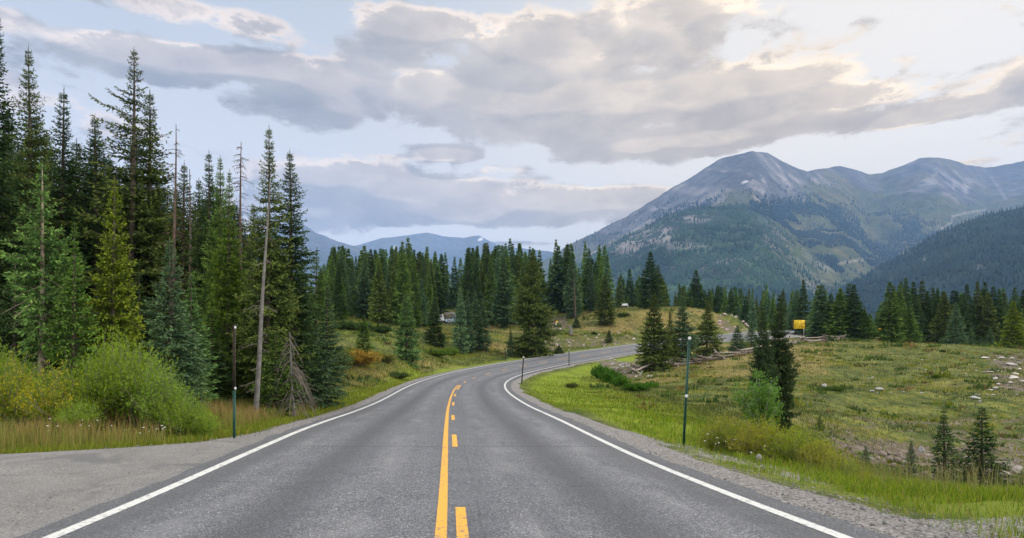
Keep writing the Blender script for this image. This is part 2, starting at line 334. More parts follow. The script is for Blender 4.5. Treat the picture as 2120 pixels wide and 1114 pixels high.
def make_ground_mat():
    m, t, o = mat('meadow_ground'); p = t.pos()
    z1 = t.sep(t.attr('zone', 'Vector')); z2 = t.sep(t.attr('zoneb', 'Vector'))
    big = t.noise(p, .09, 4, .55); mid = t.noise(p, .55, 5, .62); fine = t.noise(p, 3.2, 5, .7); tiny = t.noise(p, 22, 3, .7)
    flat = t.vec('MULTIPLY', p, (1, 1, .2))
    c = t.mix(t.mr(mid, .36, .62), (.038, .062, .014), (.150, .160, .034))
    c = t.mix(t.mr(t.math('ADD', big, t.math('MULTIPLY', z2[0], .32)), .56, .78, 0, .85), c, (.235, .175, .062))
    c = t.mix(t.mr(fine, .50, .64, 0, .8), c, (.026, .042, .014)); c = t.mix(t.mr(t.noise(t.vec('MULTIPLY', p, (1, 1.6, 1)), .33, 4, .6), .52, .66, 0, .6), c, (.045, .058, .02))
    c = t.mix(t.mr(t.noise(flat, 1.6, 4, .6), .60, .68, 0, .6), c, (.27, .22, .045))
    lush = t.mix(t.mr(fine, .3, .7), (.10, .155, .012), (.23, .275, .022))
    c = t.mix(t.math('MULTIPLY', z1[2], t.mr(mid, .25, .55, .55, 1.0)), c, lush)
    soil = t.mix(t.mr(fine, .35, .65), (.06, .045, .034), (.19, .15, .12))
    rockc = t.mix(t.mr(t.voro(p, 2.2), .0, .5), (.33, .29, .26), (.15, .125, .105))
    soil = t.mix(t.mr(t.noise(p, 1.3, 4, .6), .5, .6), soil, rockc)
    bmask = t.mr(t.math('ADD', z1[1], t.math('MULTIPLY', t.math('SUBTRACT', t.noise(p, .9, 6, .7), .5), 2.2)), .5, .75)
    c = t.mix(bmask, c, soil)
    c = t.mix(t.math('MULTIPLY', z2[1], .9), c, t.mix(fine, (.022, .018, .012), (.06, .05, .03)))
    st = t.voro(p, 34, out='Color'); sv = t.sep(st)[0]
    grav = t.mix(sv, (.10, .095, .09), (.36, .34, .33)); grav = t.mix(t.mr(fine, .4, .7, 0, .4), grav, (.16, .145, .13))
    gm = t.mr(t.math('ADD', z1[0], t.math('MULTIPLY', t.math('SUBTRACT', t.noise(p, 4.5, 5, .7), .5), .9)), .4, .6)
    c = t.mix(gm, c, grav)
    h = t.math('ADD', t.math('MULTIPLY', fine, .6), t.math('ADD', t.math('MULTIPLY', tiny, .25), t.math('MULTIPLY', t.math('MULTIPLY', t.voro(p, 34), gm), .35)))
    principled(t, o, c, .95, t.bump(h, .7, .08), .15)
    return m

def make_asphalt(name, dark, light, patch=False):
    m, t, o = mat(name); p = t.pos(); u = t.sep(t.uv()); O, S = u[0], u[1]
    chips = t.voro(p, 75, out='Color'); cv = t.sep(chips)[1]
    fine = t.noise(p, 28, 5, .75); mid = t.noise(p, 1.7, 5, .6)
    streak = t.noise(t.comb(t.math('MULTIPLY', O, 2.2), t.math('MULTIPLY', S, .07), 0), 1.0, 5, .62, .3)
    c = t.mix(t.mr(t.math('ADD', t.math('MULTIPLY', fine, .6), t.math('MULTIPLY', mid, .4)), .34, .66), dark, light)
    c = t.mix(t.math('MULTIPLY', t.mr(cv, .72, 1.0), t.mr(streak, .36, .6, .15 if patch else .40, .45 if patch else 1.0)), c, (.37, .37, .375))     # exposed pale aggregate
    c = t.mix(t.mr(cv, .0, .30, .85, 0), c, (.022, .022, .025))
    if not patch:
        ao = t.math('ABSOLUTE', O)
        lane = t.math('ABSOLUTE', t.math('SUBTRACT', ao, 1.75))                      # 0 in the middle of each lane
        oil = t.math('MULTIPLY', t.mr(lane, .0, .55, 1, 0, True), t.mr(streak, .3, .6, .35, 1))
        c = t.mix(t.math('MULTIPLY', oil, .75), c, (.055, .056, .062))
        wheel = t.mr(t.math('ABSOLUTE', t.math('SUBTRACT', lane, .85)), 0, .5, 1, 0, True)
        c = t.mix(t.math('MULTIPLY', wheel, t.mr(t.noise(t.comb(O, t.math('MULTIPLY', S, .25), 0), 1.4, 5, .7), .45, .65, 0, .45)), c, (.25, .25, .258))
        edge = t.mr(ao, 2.75, 3.1, 0, .5)
        c = t.mix(edge, c, (.075, .076, .08))
        # sealed joints and hairline cracks across the lanes
        wob = t.math('MULTIPLY', t.math('SUBTRACT', t.noise(t.comb(t.math('MULTIPLY', O, 1.1), S, 0), 1.2, 3, .6), .5), .16)
        crack = 0.0
        for s0, sl, w, a in ((9.35, -.085, .026, 1.0), (43.5, .05, .05, .7), (4.9, .10, .010, .7), (22.0, -.04, .02, .4), (15.2, .06, .012, .45), (61, .03, .05, .5)):
            d = t.math('ABSOLUTE', t.math('ADD', t.math('SUBTRACT', S, s0), t.math('ADD', t.math('MULTIPLY', O, sl), wob)))
            k = t.mr(d, w * .5, w, a, 0); crack = k if isinstance(crack, float) else t.math('MAXIMUM', crack, k)
        lc = t.math('ABSOLUTE', t.math('ADD', t.math('SUBTRACT', O, .34), t.math('MULTIPLY', wob, .5)))
        crack = t.math('MAXIMUM', crack, t.math('MULTIPLY', t.mr(lc, .006, .016, .35, 0), t.mr(t.noise(t.comb(0, t.math('MULTIPLY', S, .5), 0), 1.0, 2), .45, .55)))
        c = t.mix(crack, c, (.022, .022, .024))
    else:
        st = t.noise(p, .6, 5, .6, .6)
        c = t.mix(t.mr(st, .52, .60, 0, .7), c, (.10, .098, .10))
        v = t.voro(t.vec('ADD', p, t.vec('SCALE', t.comb(fine, fine, 0))), .35, 'DISTANCE_TO_EDGE')
        c = t.mix(t.mr(v, .003, .010, .35, 0), c, (.05, .048, .046))
    h = t.math('ADD', t.math('MULTIPLY', cv, .5), t.math('MULTIPLY', fine, .6))
    principled(t, o, c, t.mr(fine, .3, .7, .62, .86), t.bump(h, .55, .012), .35)
    return m
def make_paint(name, col, worn):
    m, t, o = mat(name); p = t.pos()
    n = t.noise(p, 16, 5, .75); b = t.noise(p, 2.2, 4, .6); u = t.sep(t.uv())
    k = t.mr(t.math('ADD', n, t.math('MULTIPLY', b, .35)), worn, worn + .1, 1, 0)
    edge = t.mr(t.math('ADD', t.math('ABSOLUTE', u[0]), t.math('MULTIPLY', t.math('SUBTRACT', n, .5), .7)), .86, .98, 0, 1)
    c = t.mix(t.mr(t.noise(p, 60, 3, .7), .3, .7), tuple(v * .86 for v in col), col)
    c = t.mix(t.math('MAXIMUM', t.math('MULTIPLY', t.math('SUBTRACT', 1, k), .85), t.math('MULTIPLY', edge, .8)), c, (.15, .145, .14))
    principled(t, o, c, .7, t.bump(t.noise(p, 90, 3, .7), .3, .004), .3); return m

def strip(name, s0, s1, oL, oR, dz, mats, ds=1.0, no=2, zfun=None, label=None, cat=None, norm_uv=False):
    s = np.linspace(s0, s1, max(2, int((s1 - s0) / ds) + 1)); c, n = road_frame(s)
    L = np.broadcast_to(np.asarray(oL(s) if callable(oL) else oL, float), s.shape); R = np.broadcast_to(np.asarray(oR(s) if callable(oR) else oR, float), s.shape)
    f = np.linspace(0, 1, no); O = L[:, None] * (1 - f) + R[:, None] * f
    X = c[:, 0, None] + n[:, 0, None] * O; Y = c[:, 1, None] + n[:, 1, None] * O; Z = c[:, 2, None] - c[:, 3, None] * O + dz
    V = np.stack([X, Y, Z], -1).reshape(-1, 3); UV = np.stack([(f * 2 - 1) + 0 * O if norm_uv else O, s[:, None] + 0 * O], -1).reshape(-1, 2)
    i = np.arange(len(s) - 1)[:, None] * no; j = np.arange(no - 1)[None]
    Q = np.stack([i + j, i + j + 1, i + no + j + 1, i + no + j], -1).reshape(-1, 4)
    return V, Q, UV
def strips(name, parts, mats, label, cat):
    Vs, Qs, Us, n = [], [], [], 0
    for V, Q, U in parts: Vs.append(V); Qs.append(Q + n); Us.append(U); n += len(V)
    me = mesh_np(name, np.concatenate(Vs), np.concatenate(Qs), mats=mats, uv=np.concatenate(Us), smooth=True)
    return tag(ob(name, me), label, cat, kind='structure')

M_ground = make_ground_mat()
M_asph = make_asphalt('asphalt', (.062, .066, .076), (.130, .135, .149))
M_pull = make_asphalt('pullout_asphalt', (.135, .128, .122), (.24, .228, .215), True)
M_white = make_paint('white_paint', (.60, .60, .58), .72)
M_yellow = make_paint('yellow_paint', (.72, .37, .05), .72)
build_ground()
S1 = float(sk[-1]) - 2
eL = lambda s: -(W + .32) + (fbm(s / .9, s * 0 + 3, 3, 8) - .5) * .16
eR = lambda s: (W + .42) + (fbm(s / .9, s * 0 + 7, 3, 9) - .5) * .22
strips('road', [strip('r', -27, 90, eL, eR, 0, None, .25, 9), strip('r', 90, S1, eL, eR, 0, None, 1, 5)], [M_asph], 'grey asphalt two lane mountain road curving to the right', 'road')
strips('pullout', [strip('p', -27, 13.2, lambda s: np.interp(s, PULL_S, PULL_O) + (fbm(s / 1.1, s * 0, 3, 4) - .5) * .5, lambda s: eL(s) + .02, -.018, None, .3, 30)], [M_pull], 'pale worn asphalt pullout beside the left lane', 'pullout')
strips('road_edge_line', [strip('l', -27, S1, -W - .07, -W + .07, .004, None, .5, 2, norm_uv=True)], [M_white], 'white edge line along the left side of the road', 'road marking')
strips('road_edge_line', [strip('l', -27, S1, W - .07, W + .07, .004, None, .5, 2, norm_uv=True)], [M_white], 'white edge line round the inside of the bend', 'road marking')
strips('road_centre_line', [strip('l', -27, 46.5, -.09, .02, .004, None, .5, 2, norm_uv=True)], [M_yellow], 'solid yellow centre line on the near stretch of road', 'road marking')
DASH = [(-24, -20), (-14, -10), (-6, 3.3), (9.3, 11.7), (16.3, 18.8), (25.5, 28.2), (33.6, 36), (41, 46.5), (49.5, 51.6), (55.8, 57.8), (62.4, 64.6), (68.8, 71.2), (75.2, 77.8), (81.8, 84.5)] + [(88 + 7 * i, 91.5 + 7 * i) for i in range(20)]
strips('road_dashed_line', [strip('l', a, b, .10, .21, .004, None, .5, 2, norm_uv=True) for a, b in DASH], [M_yellow], 'broken yellow line beside the solid centre line', 'road marking')

# ------------------------------------------------------------------ camera
cam = bpy.data.cameras.new('camera'); cam.sensor_width = 36; cam.lens = 36 * F / 2120; cam.shift_y = (HY - 557) / 2120; cam.clip_start = .1; cam.clip_end = 60000
co = bpy.data.objects.new('camera', cam); COL.objects.link(co); co.location = (0, 0, EYE); co.rotation_euler = (PI / 2, 0, 0); scene.camera = co

# ------------------------------------------------------------------ light
SUN_AZ, SUN_EL = 100.0, 33.0
sl = bpy.data.lights.new('sun', 'SUN'); sl.energy = 1.5; sl.angle = math.radians(10); sl.color = (1, .91, .77)
so = bpy.data.objects.new('sun', sl); COL.objects.link(so); so.rotation_euler = (math.radians(90 - SUN_EL), 0, math.radians(180 - SUN_AZ)); so.location = (60, 30, 60)
# ------------------------------------------------------------------ sky
def build_sky():
    w = bpy.data.worlds.new('World'); scene.world = w; w.use_nodes = True; w.node_tree.nodes.clear(); t = NT(w)
    o = t.new('ShaderNodeOutputWorld'); bg = t.new('ShaderNodeBackground')
    sky = t.new('ShaderNodeTexSky', sky_type='NISHITA'); sky.sun_disc = False; sky.sun_elevation = math.radians(SUN_EL); sky.sun_rotation = math.radians(SUN_AZ)
    sky.altitude = 3000; sky.air_density = 1.0; sky.dust_density = 1.5; sky.ozone_density = 1.0
    d = t.new('ShaderNodeTexCoord').outputs['Generated']; D = t.sep(d)
    az = t.math('ARCTAN2', D[0], D[1]); el = t.math('ARCSINE', D[2])
    # everything below in radians of azimuth and elevation
    P = t.comb(az, el, 0)
    def wisp(scale, detail, rough, off=(0, 0, 0), dist=.4, sx=1.0):
        q = t.vec('MULTIPLY_ADD', P, (sx, 2.2, 1), off); return t.noise(q, scale, detail, rough, dist)
    def A(px): return math.atan((px - CX) / F)
    def E_(px, py): return math.atan((HY - py) / math.hypot(F, px - CX))
    CL = [  # where the clouds stand: photo column, row, half width, half height, weight
      (560,150,420,34,1.0),(330,140,170,26,.9),(640,205,160,50,1.0),(470,45,150,34,.62),(700,240,110,28,.7),
      (880,60,170,45,.85),(800,130,110,50,.8),(960,190,240,50,1.0),(1120,120,200,80,1.1),(1330,80,170,70,.9),(1480,30,150,40,.7),
      (1250,215,420,60,1.25),(1500,185,300,40,1.0),(1700,205,180,34,.95),(1150,260,260,45,1.0),(1400,290,260,38,1.1),(1600,260,200,36,.95),
      (1930,232,150,20,.8),(2080,190,110,22,.55),
      (930,315,90,20,.85),(720,370,170,40,1.1),(860,400,260,40,1.1),(1040,350,70,16,.6),(1180,420,240,32,1.15),(900,440,400,30,1.15),(640,430,150,50,1.0),(760,325,130,10,.5),
      (100,225,160,40,.45),(250,260,120,30,.5),(-60,300,200,60,.5),(2250,120,160,40,.7),(1820,130,150,12,.45),
      (1030,505,200,6,.5),(1900,350,110,5,.55)]
    def layout(Q, keep=lambda c: True):
        L = None
        for px, py, sx, sy, wt in filter(keep, CL):
            a, e = A(px), E_(px, py); ia, ie = F / sx * .92, F / sy * .95
            ln = t.vec('LENGTH', t.vec('MULTIPLY_ADD', Q, (ia, ie, 0), (-a * ia, -e * ie, 0)))
            v = t.math('MULTIPLY', t.mr(ln, 1.6, .15, 0, 1, True), wt * 1.12)
            L = v if L is None else t.math('SMOOTH_MAX', L, v, .25)
        return L
    L = layout(P); L1 = layout(t.vec('ADD', P, (.018, .026, 0)))
    # the rest of the dome, out of the picture: broken cloud added to light the ground
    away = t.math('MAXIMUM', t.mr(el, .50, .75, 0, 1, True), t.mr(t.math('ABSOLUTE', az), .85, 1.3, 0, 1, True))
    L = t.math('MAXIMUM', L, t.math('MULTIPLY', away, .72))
    n0 = wisp(8.5, 10, .66, (0, 0, 0), .15); nb = wisp(2.6, 3, .5, (5, 3, 0))
    def puff(off):                                              # rounded cumulus heads
        q = t.vec('MULTIPLY_ADD', t.vec('ADD', P, t.vec('MULTIPLY', t.comb(n0, n0, 0), (.10, .05, 0))), (1, 1.9, 1), off)
        n = t.new('ShaderNodeTexVoronoi', feature='SMOOTH_F1', voronoi_dimensions='2D'); t.l.new(q, n.inputs['Vector']); n.inputs['Scale'].default_value = 11; n.inputs['Detail'].default_value = 1; n.inputs['Roughness'].default_value = .5; n.inputs['Smoothness'].default_value = .9
        return n.outputs['Distance']
    b0 = puff((0, 0, 0)); b1 = puff((.04, .08, 0)); ns = wisp(5, 3, .5, (2, 1, 0), .2); n1 = wisp(5, 3, .5, (2.04, 1.06, 0), .2)
    dens = t.math('ADD', L, t.math('ADD', t.math('MULTIPLY', t.math('SUBTRACT', n0, .445), 2.0), t.math('ADD', t.math('MULTIPLY', t.math('SUBTRACT', .42, b0), .55), t.math('MULTIPLY', t.math('SUBTRACT', nb, .5), .6))))
    cov = t.mr(dens, .34, .66, 0, 1, True)
    core = t.mr(dens, .42, 1.15, 0, 1, True)
    sunw = t.mr(t.vec('LENGTH', t.vec('MULTIPLY_ADD', P, (1.0, 1.5, 0), (-A(1780), -E_(1780, 250) * 1.5, 0))), .95, .05, 0, 1, True)   # nearness to the hidden sun
    edge = t.mr(core, .0, .62, 1, 0, True)
    side = t.mr(t.math('ADD', t.math('MULTIPLY', t.math('SUBTRACT', L, L1), 1.1), t.math('ADD', t.math('MULTIPLY', t.math('SUBTRACT', b1, b0), .45), t.math('MULTIPLY', t.math('SUBTRACT', ns, n1), 1.4))), -.06, .30, 0, 1, True)
    lit = t.math('ADD', t.math('MULTIPLY', edge, t.math('MULTIPLY_ADD', side, .72, .04)), t.math('MULTIPLY', side, .32), 0, True)
    clear = t.mix(t.mr(el, .05, .5, 0, 1), (1.12, 1.0, .84), t.mix(t.mr(az, -.55, .45), (.575, .635, .715), (.87, .85, .80)))
    clear = t.mix(t.mr(t.vec('LENGTH', t.vec('MULTIPLY_ADD', P, (1.0, 1.3, 0), (-A(1860), -E_(1860, 290) * 1.3, 0))), .78, .08, 0, .95, True), clear, (1.25, 1.12, .92))
    nis = t.vec('SCALE', sky.outputs[0]); nis.node.inputs['Scale'].default_value = .10
    clear = t.mix(.80, nis, clear)                              # high thin veil over the blue
    shade = t.mix(sunw, (.46, .44, .42), (.80, .64, .44))
    shade = t.mix(t.mr(nb, .35, .65), t.mix(.20, shade, (.2, .21, .25)), t.mix(.22, shade, (.80, .76, .72)))
    bright = t.mix(sunw, (1.05, .88, .74), (1.4, 1.12, .76))
    cloud = t.mix(lit, shade, bright)
    cloud = t.mix(t.mr(t.math('ADD', n0, t.math('MULTIPLY', b0, -.3)), .20, .50, 0, .9), cloud, t.mix(1.0, cloud, (.70, .71, .74), 'MULTIPLY'))
    high = t.mix(n0, (1.1, 1.1, 1.12), (2.3, 2.25, 2.15))         # unseen cloud overhead and behind, made bright as ambient fill
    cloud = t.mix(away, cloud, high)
    col = t.mix(cov, clear, cloud)
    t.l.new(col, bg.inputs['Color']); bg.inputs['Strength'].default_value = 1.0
    t.l.new(bg.outputs[0], o.inputs['Surface'])
    w.cycles.sampling_method = 'NONE'
build_sky()

# ------------------------------------------------------------------ air
def build_haze(density):
    x0, x1, y0, y1, z0, z1 = -7000, 8000, -60, 11500, -140, 1720
    b = MB(); b.box(((x0 + x1) / 2, (y0 + y1) / 2, (z0 + z1) / 2), (x1 - x0, y1 - y0, z1 - z0))
    m, t, o = mat('air'); v = t.new('ShaderNodeVolumePrincipled'); v.inputs['Color'].default_value = (.30, .52, .95, 1); v.inputs['Density'].default_value = density; v.inputs['Anisotropy'].default_value = 0
    t.l.new(v.outputs[0], o.inputs['Volume'])
    h = ob('haze', b.mesh('haze', [m])); tag(h, 'faint blue mountain air over the whole valley', 'haze', kind='stuff'); h.display_type = 'WIRE'

def settings():
    c = scene.cycles
    c.max_bounces = 5; c.diffuse_bounces = 3; c.glossy_bounces = 2; c.transmission_bounces = 3; c.volume_bounces = 0; c.transparent_max_bounces = 6
    c.caustics_reflective = False; c.caustics_refractive = False; c.use_denoising = True
    c.use_adaptive_sampling = True; c.adaptive_threshold = .012
    v = scene.view_settings; v.view_transform = 'Standard'; v.look = 'None'; v.exposure = 0.17; v.gamma = 1
settings()
# ------------------------------------------------------------------ plant materials (base colour per plant comes from the object colour)
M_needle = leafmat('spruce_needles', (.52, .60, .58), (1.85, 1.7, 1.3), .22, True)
M_bark = simple('spruce_bark', (.085, .068, .055), .95, .5, 9, .1, bump=.8)
M_dead = simple('dead_wood', (.155, .147, .14), .9, .35, 7, .1, bump=.6)
M_deadbrown = simple('dead_brown_bark', (.10, .072, .06), .9, .4, 7, .1, bump=.6)
M_twig = simple('bare_twigs', (.16, .14, .12), .9, .3, 8, .1)

def trunk_mesh(name, H, r0, seed, bend=.01, m=None, topf=.99, twigs=0, base=.0):
    g = np.random.default_rng(seed); k = 14; t = np.linspace(0, topf, k)
    ph = g.uniform(0, 6.28, 4)
    X = bend * H * (np.sin(t * 4 + ph[0]) - math.sin(ph[0])) * .35; Y = bend * H * (np.sin(t * 3.3 + ph[1]) - math.sin(ph[1])) * .35
    b = MB(); rad = r0 * (1 - t) ** .85 + .008; rad[0] *= 1.35
    b.tube(np.stack([X, Y, t * H - .25 * (t == 0)], 1), rad, 8)
    for i in range(twigs):                                   # dead stubs and bare lower twigs
        h = g.uniform(.08, .55) * H; a = g.uniform(0, 6.28); L = g.uniform(.35, 1.1); e = g.uniform(-.35, .15)
        x0 = np.interp(h / H, t, X); y0 = np.interp(h / H, t, Y); q = np.linspace(0, 1, 4)
        b.tube(np.stack([x0 + np.cos(a) * L * q, y0 + np.sin(a) * L * q, h + L * q * e - .25 * L * q * q], 1), .018 * (1 - q * .8), 4, cap=False)
    return b.mesh(name, [m or M_bark], True), (t, X, Y)

def spruce_mesh(name, H, R, seed, spr=.17, sw=.05, dz=.34, nb=6, base=.08, step=.17, axis=None, point=.8, ragged=.35, twist=1.0, droop=.22, extra=(), fill=1.0):
    """crown: drooping whorled branches carrying needle sprays with gaps between"""
    g = np.random.default_rng(seed); b = MB()
    if axis is None: axis = (np.array([0, 1.0]), np.zeros(2), np.zeros(2))
    PP, DD, LL, TT = [], [], [], []
    hs = [base * H]
    while hs[-1] < H * .965: hs.append(hs[-1] + dz * (1.08 - .42 * hs[-1] / H))
    hs = np.array(hs); hs = hs + g.uniform(-.3, .3, len(hs)) * dz
    lump = g.uniform(0, 100)
    br = []
    for h in hs:
        hn = (h / H - base) / (1 - base)
        prof = min(1.0, (1 - hn) / point) ** .92 * min(1.0, .62 + hn * 2.6) + .02
        n = max(3, int(round(nb * (.82 + .3 * (1 - hn))))); a0 = g.uniform(0, 6.28)
        for j in range(n):
            a = a0 + j * 2 * PI / n + g.normal(0, .22)
            lum = vnoise(np.array([a * .9 + lump]), np.array([h / (1.1 + .05 * H)]), seed)[0]
            L = R * prof * (1 - ragged + 2 * ragged * lum) * g.uniform(.75, 1.12)
            if lum < .16 * ragged / .35 and hn < .85: L *= .45
            br.append((h, hn, a, max(L, .06 + .02 * spr)))
    for h, a, L in extra: br.append((h * H, h, a, L))
    for h, hn, a, L in br:
        bt = g.normal(0, .16); sp = spr * min(1.0, max(.38, .3 + 1.1 * (1 - hn)))
        e = -.22 + .85 * hn ** 1.3 + g.normal(0, .09)
        m = max(3, int(L / step)); t = (np.arange(m) + g.uniform(0, 1)) / m
        inner = .10 if hn > .35 else .26
        t = inner + t * (1 - inner)
        r = L * t * math.cos(e); z = h + L * t * math.sin(e) - droop * L * t ** 2 * (1 - hn * .7) + .16 * L * t ** 5
        x0 = np.interp(h / H, axis[0], axis[1]); y0 = np.interp(h / H, axis[0], axis[2])
        ca, sa = math.cos(a), math.sin(a); B = np.stack([x0 + ca * r, y0 + sa * r, z], 1)
        ax = np.gradient(B, axis=0) if m > 2 else np.tile([ca, sa, 0.0], (m, 1)); ax = unit(ax)
        side = np.array([-sa, ca, 0.0])
        if L > .35:
            q = np.linspace(0, 1, 4); rr = L * q * math.cos(e)
            b.tube(np.stack([x0 + ca * rr, y0 + sa * rr, h + L * q * math.sin(e) - droop * L * q ** 2 * (1 - hn * .7) + .16 * L * q ** 5], 1), (.010 + .008 * L) * (1 - q * .75), 3, mat=1, cap=False)
        tl = (.46 * L * (1 - t) ** .75 + .5 * sp) * g.uniform(.6, 1.15, m)
        for sg in (-1, 1, 0):
            if sg == 0: D = unit(ax + g.normal(0, .25, (m, 3)) + [0, 0, .25]); tw = np.full(m, sp * 1.1)
            else: D = unit(ax * .62 + sg * side * .78 + np.array([0, 0, -.16]) + g.normal(0, .13, (m, 3))); tw = tl
            ns = np.maximum(1, np.round(tw / (sp * .62) * fill)).astype(int); idx = np.repeat(np.arange(m), ns)
            f = np.concatenate([(np.arange(k) + g.uniform(0, .8)) / k for k in ns])
            Pb = B[idx] + D[idx] * (tw[idx] * f * .85)[:, None]
            Dd = unit(D[idx] + g.normal(0, .5, (len(idx), 3)) + ax[idx] * .25 + np.array([0, 0, -.05]))
            PP.append(Pb); DD.append(Dd); LL.append(sp * g.uniform(.7, 1.25, len(idx)))
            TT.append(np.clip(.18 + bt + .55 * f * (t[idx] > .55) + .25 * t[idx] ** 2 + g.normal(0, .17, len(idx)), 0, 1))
    # leader
    n = 22; f = np.linspace(.93, .995, n); an = g.uniform(0, 6.28, n)
    xt = np.interp(f, axis[0], axis[1]); yt = np.interp(f, axis[0], axis[2])
    PP.append(np.stack([xt, yt, f * H], 1)); DD.append(unit(np.stack([np.cos(an) * .5, np.sin(an) * .5, np.full(n, .9)], 1))); LL.append(np.full(n, spr * .36)); TT.append(np.full(n, .5))
    P = np.concatenate(PP); D = np.concatenate(DD); L = np.concatenate(LL); T = np.concatenate(TT)
    S = unit(np.cross(D, unit(g.normal(0, 1, (len(P), 3)) + [0, 0, .9])))
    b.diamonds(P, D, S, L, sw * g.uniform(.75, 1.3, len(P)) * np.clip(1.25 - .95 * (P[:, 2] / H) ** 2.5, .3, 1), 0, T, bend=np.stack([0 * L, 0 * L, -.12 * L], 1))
    return b.mesh(name, [M_needle, M_bark])

PROTO = {}
def proto(key, H, R, seed, r0=None, twigs=14, bark=None, bend=.012, **k):
    tm, ax = trunk_mesh('trunk', H, r0 or .011 * H + .02, seed + 500, bend, bark, twigs=twigs)
    PROTO[key] = (tm, spruce_mesh('crown', H, R, seed, axis=ax, **k), H, R)
# near trees, fine sprays; point = share of the height that tapers to the tip
proto('tall_a', 16, 1.9, 11, spr=.23, sw=.085, dz=.30, nb=8, base=.06, step=.17, ragged=.42, point=.80)
proto('tall_b', 16, 1.6, 12, spr=.23, sw=.085, dz=.30, nb=8, base=.09, step=.17, ragged=.48, point=.62)
proto('tall_c', 16, 1.15, 13, spr=.22, sw=.08, dz=.28, nb=8, base=.10, step=.16, ragged=.48, point=.55)
proto('tall_open', 16, 2.25, 14, spr=.23, sw=.085, dz=.36, nb=7, base=.05, step=.18, ragged=.52, point=.78, extra=((.80, 3.3, 1.9), (.835, 3.0, 1.5), (.76, 3.5, 1.6), (.72, .2, 1.6), (.86, 2.9, 1.1)))
proto('young_a', 7, .92, 15, spr=.15, sw=.055, dz=.19, nb=8, base=.06, step=.11, ragged=.42, twigs=10, point=.62)
proto('young_b', 7, .80, 16, spr=.15, sw=.055, dz=.20, nb=8, base=.03, step=.11, ragged=.45, twigs=6, point=.80)
proto('young_bare', 7, .85, 17, spr=.15, sw=.055, dz=.19, nb=7, base=.27, step=.11, ragged=.5, twigs=34, bark=simple('pale_bark', (.30, .245, .195), .9, .35, 9, .1, bump=.7), bend=.006, point=.6)
proto('small_a', 3.2, .62, 18, spr=.12, sw=.042, dz=.12, nb=7, base=.03, step=.085, ragged=.3, twigs=0, droop=.12, point=.97)
proto('small_b', 3.2, .42, 19, spr=.12, sw=.042, dz=.12, nb=6, base=.05, step=.085, ragged=.35, twigs=0, droop=.12, point=.95)
proto('twin_a', 6, 1.0, 20, spr=.16, sw=.065, dz=.15, nb=10, base=.02, step=.11, ragged=.30, twigs=2, point=.58)
# middle distance, coarser sprays
proto('mid_a', 13, 1.75, 21, spr=.40, sw=.19, dz=.40, nb=8, base=.02, step=.32, ragged=.32, twigs=0, point=.97)
proto('mid_b', 13, 1.45, 22, spr=.40, sw=.19, dz=.40, nb=8, base=.03, step=.32, ragged=.36, twigs=0, point=.90)
proto('mid_c', 13, 1.9, 23, spr=.42, sw=.20, dz=.42, nb=8, base=.02, step=.34, ragged=.42, twigs=0, point=.96)
proto('mid_d', 13, 1.25, 24, spr=.40, sw=.18, dz=.42, nb=7, base=.09, step=.32, ragged=.45, twigs=8, point=.82)
proto('mid_wide', 13, 2.7, 25, spr=.36, sw=.15, dz=.36, nb=9, base=.02, step=.28, ragged=.5, twigs=8, point=.62)
proto('lone_a', 7, 1.22, 26, spr=.24, sw=.11, dz=.24, nb=8, base=.02, step=.19, ragged=.28, twigs=0, point=.95)
proto('lone_b', 7, .98, 27, spr=.24, sw=.11, dz=.24, nb=8, base=.03, step=.19, ragged=.34, twigs=0, point=.88)
proto('lone_open', 7, 1.35, 28, spr=.24, sw=.11, dz=.23, nb=8, base=.03, step=.19, ragged=.48, twigs=6, point=.9)
for k_ in ('far_a', 'far_b', 'far_c'):
    i_ = 'abc'.index(k_[-1]); far_kw = dict(spr=.55, sw=.34, dz=.5, nb=6, base=.02, step=.5, ragged=.4)
    PROTO[k_] = (None, spruce_mesh('far', 13, (1.7, 1.35, 1.9)[i_], 60 + i_, point=(.97, .9, .99)[i_], **far_kw), 13, (1.7, 1.35, 1.9)[i_])
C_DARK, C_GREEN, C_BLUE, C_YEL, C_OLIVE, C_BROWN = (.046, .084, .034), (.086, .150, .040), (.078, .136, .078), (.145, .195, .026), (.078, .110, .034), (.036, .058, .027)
def spruce(key, px, top, d, hw=None, col=C_DARK, label=None, group=None, cat='tree', name='spruce_tree', lean=0.0, rz=None, x=None, H=None):
    tm, cm, H0, R0 = PROTO[key]
    x, y, z = G(px, d) if x is None else (x, d, gz(x, d))
    z -= .05
    if H is None: H = EYE + (HY - top) / F * d - z
    s = H / H0; sr = s if hw is None else (hw / F * d) / R0
    e = thing(name, label, cat, (x, y, z), group, rng.uniform(0, 6.28) if rz is None else rz)
    e.rotation_euler[1] = 0; 
    if lean: e.rotation_euler = (0, lean, 0)
    v = rng.uniform(.86, 1.16)
    for nm, me in (('trunk', tm), ('crown', cm)):
        o = ob(nm, me, e); o.scale = (sr, sr, s)
        if nm == 'trunk': o.scale = (max(.6 * s, min(sr, s * 1.3)), max(.6 * s, min(sr, s * 1.3)), s)
        o.color = (col[0] * v, col[1] * v, col[2] * v, 1)
    return e

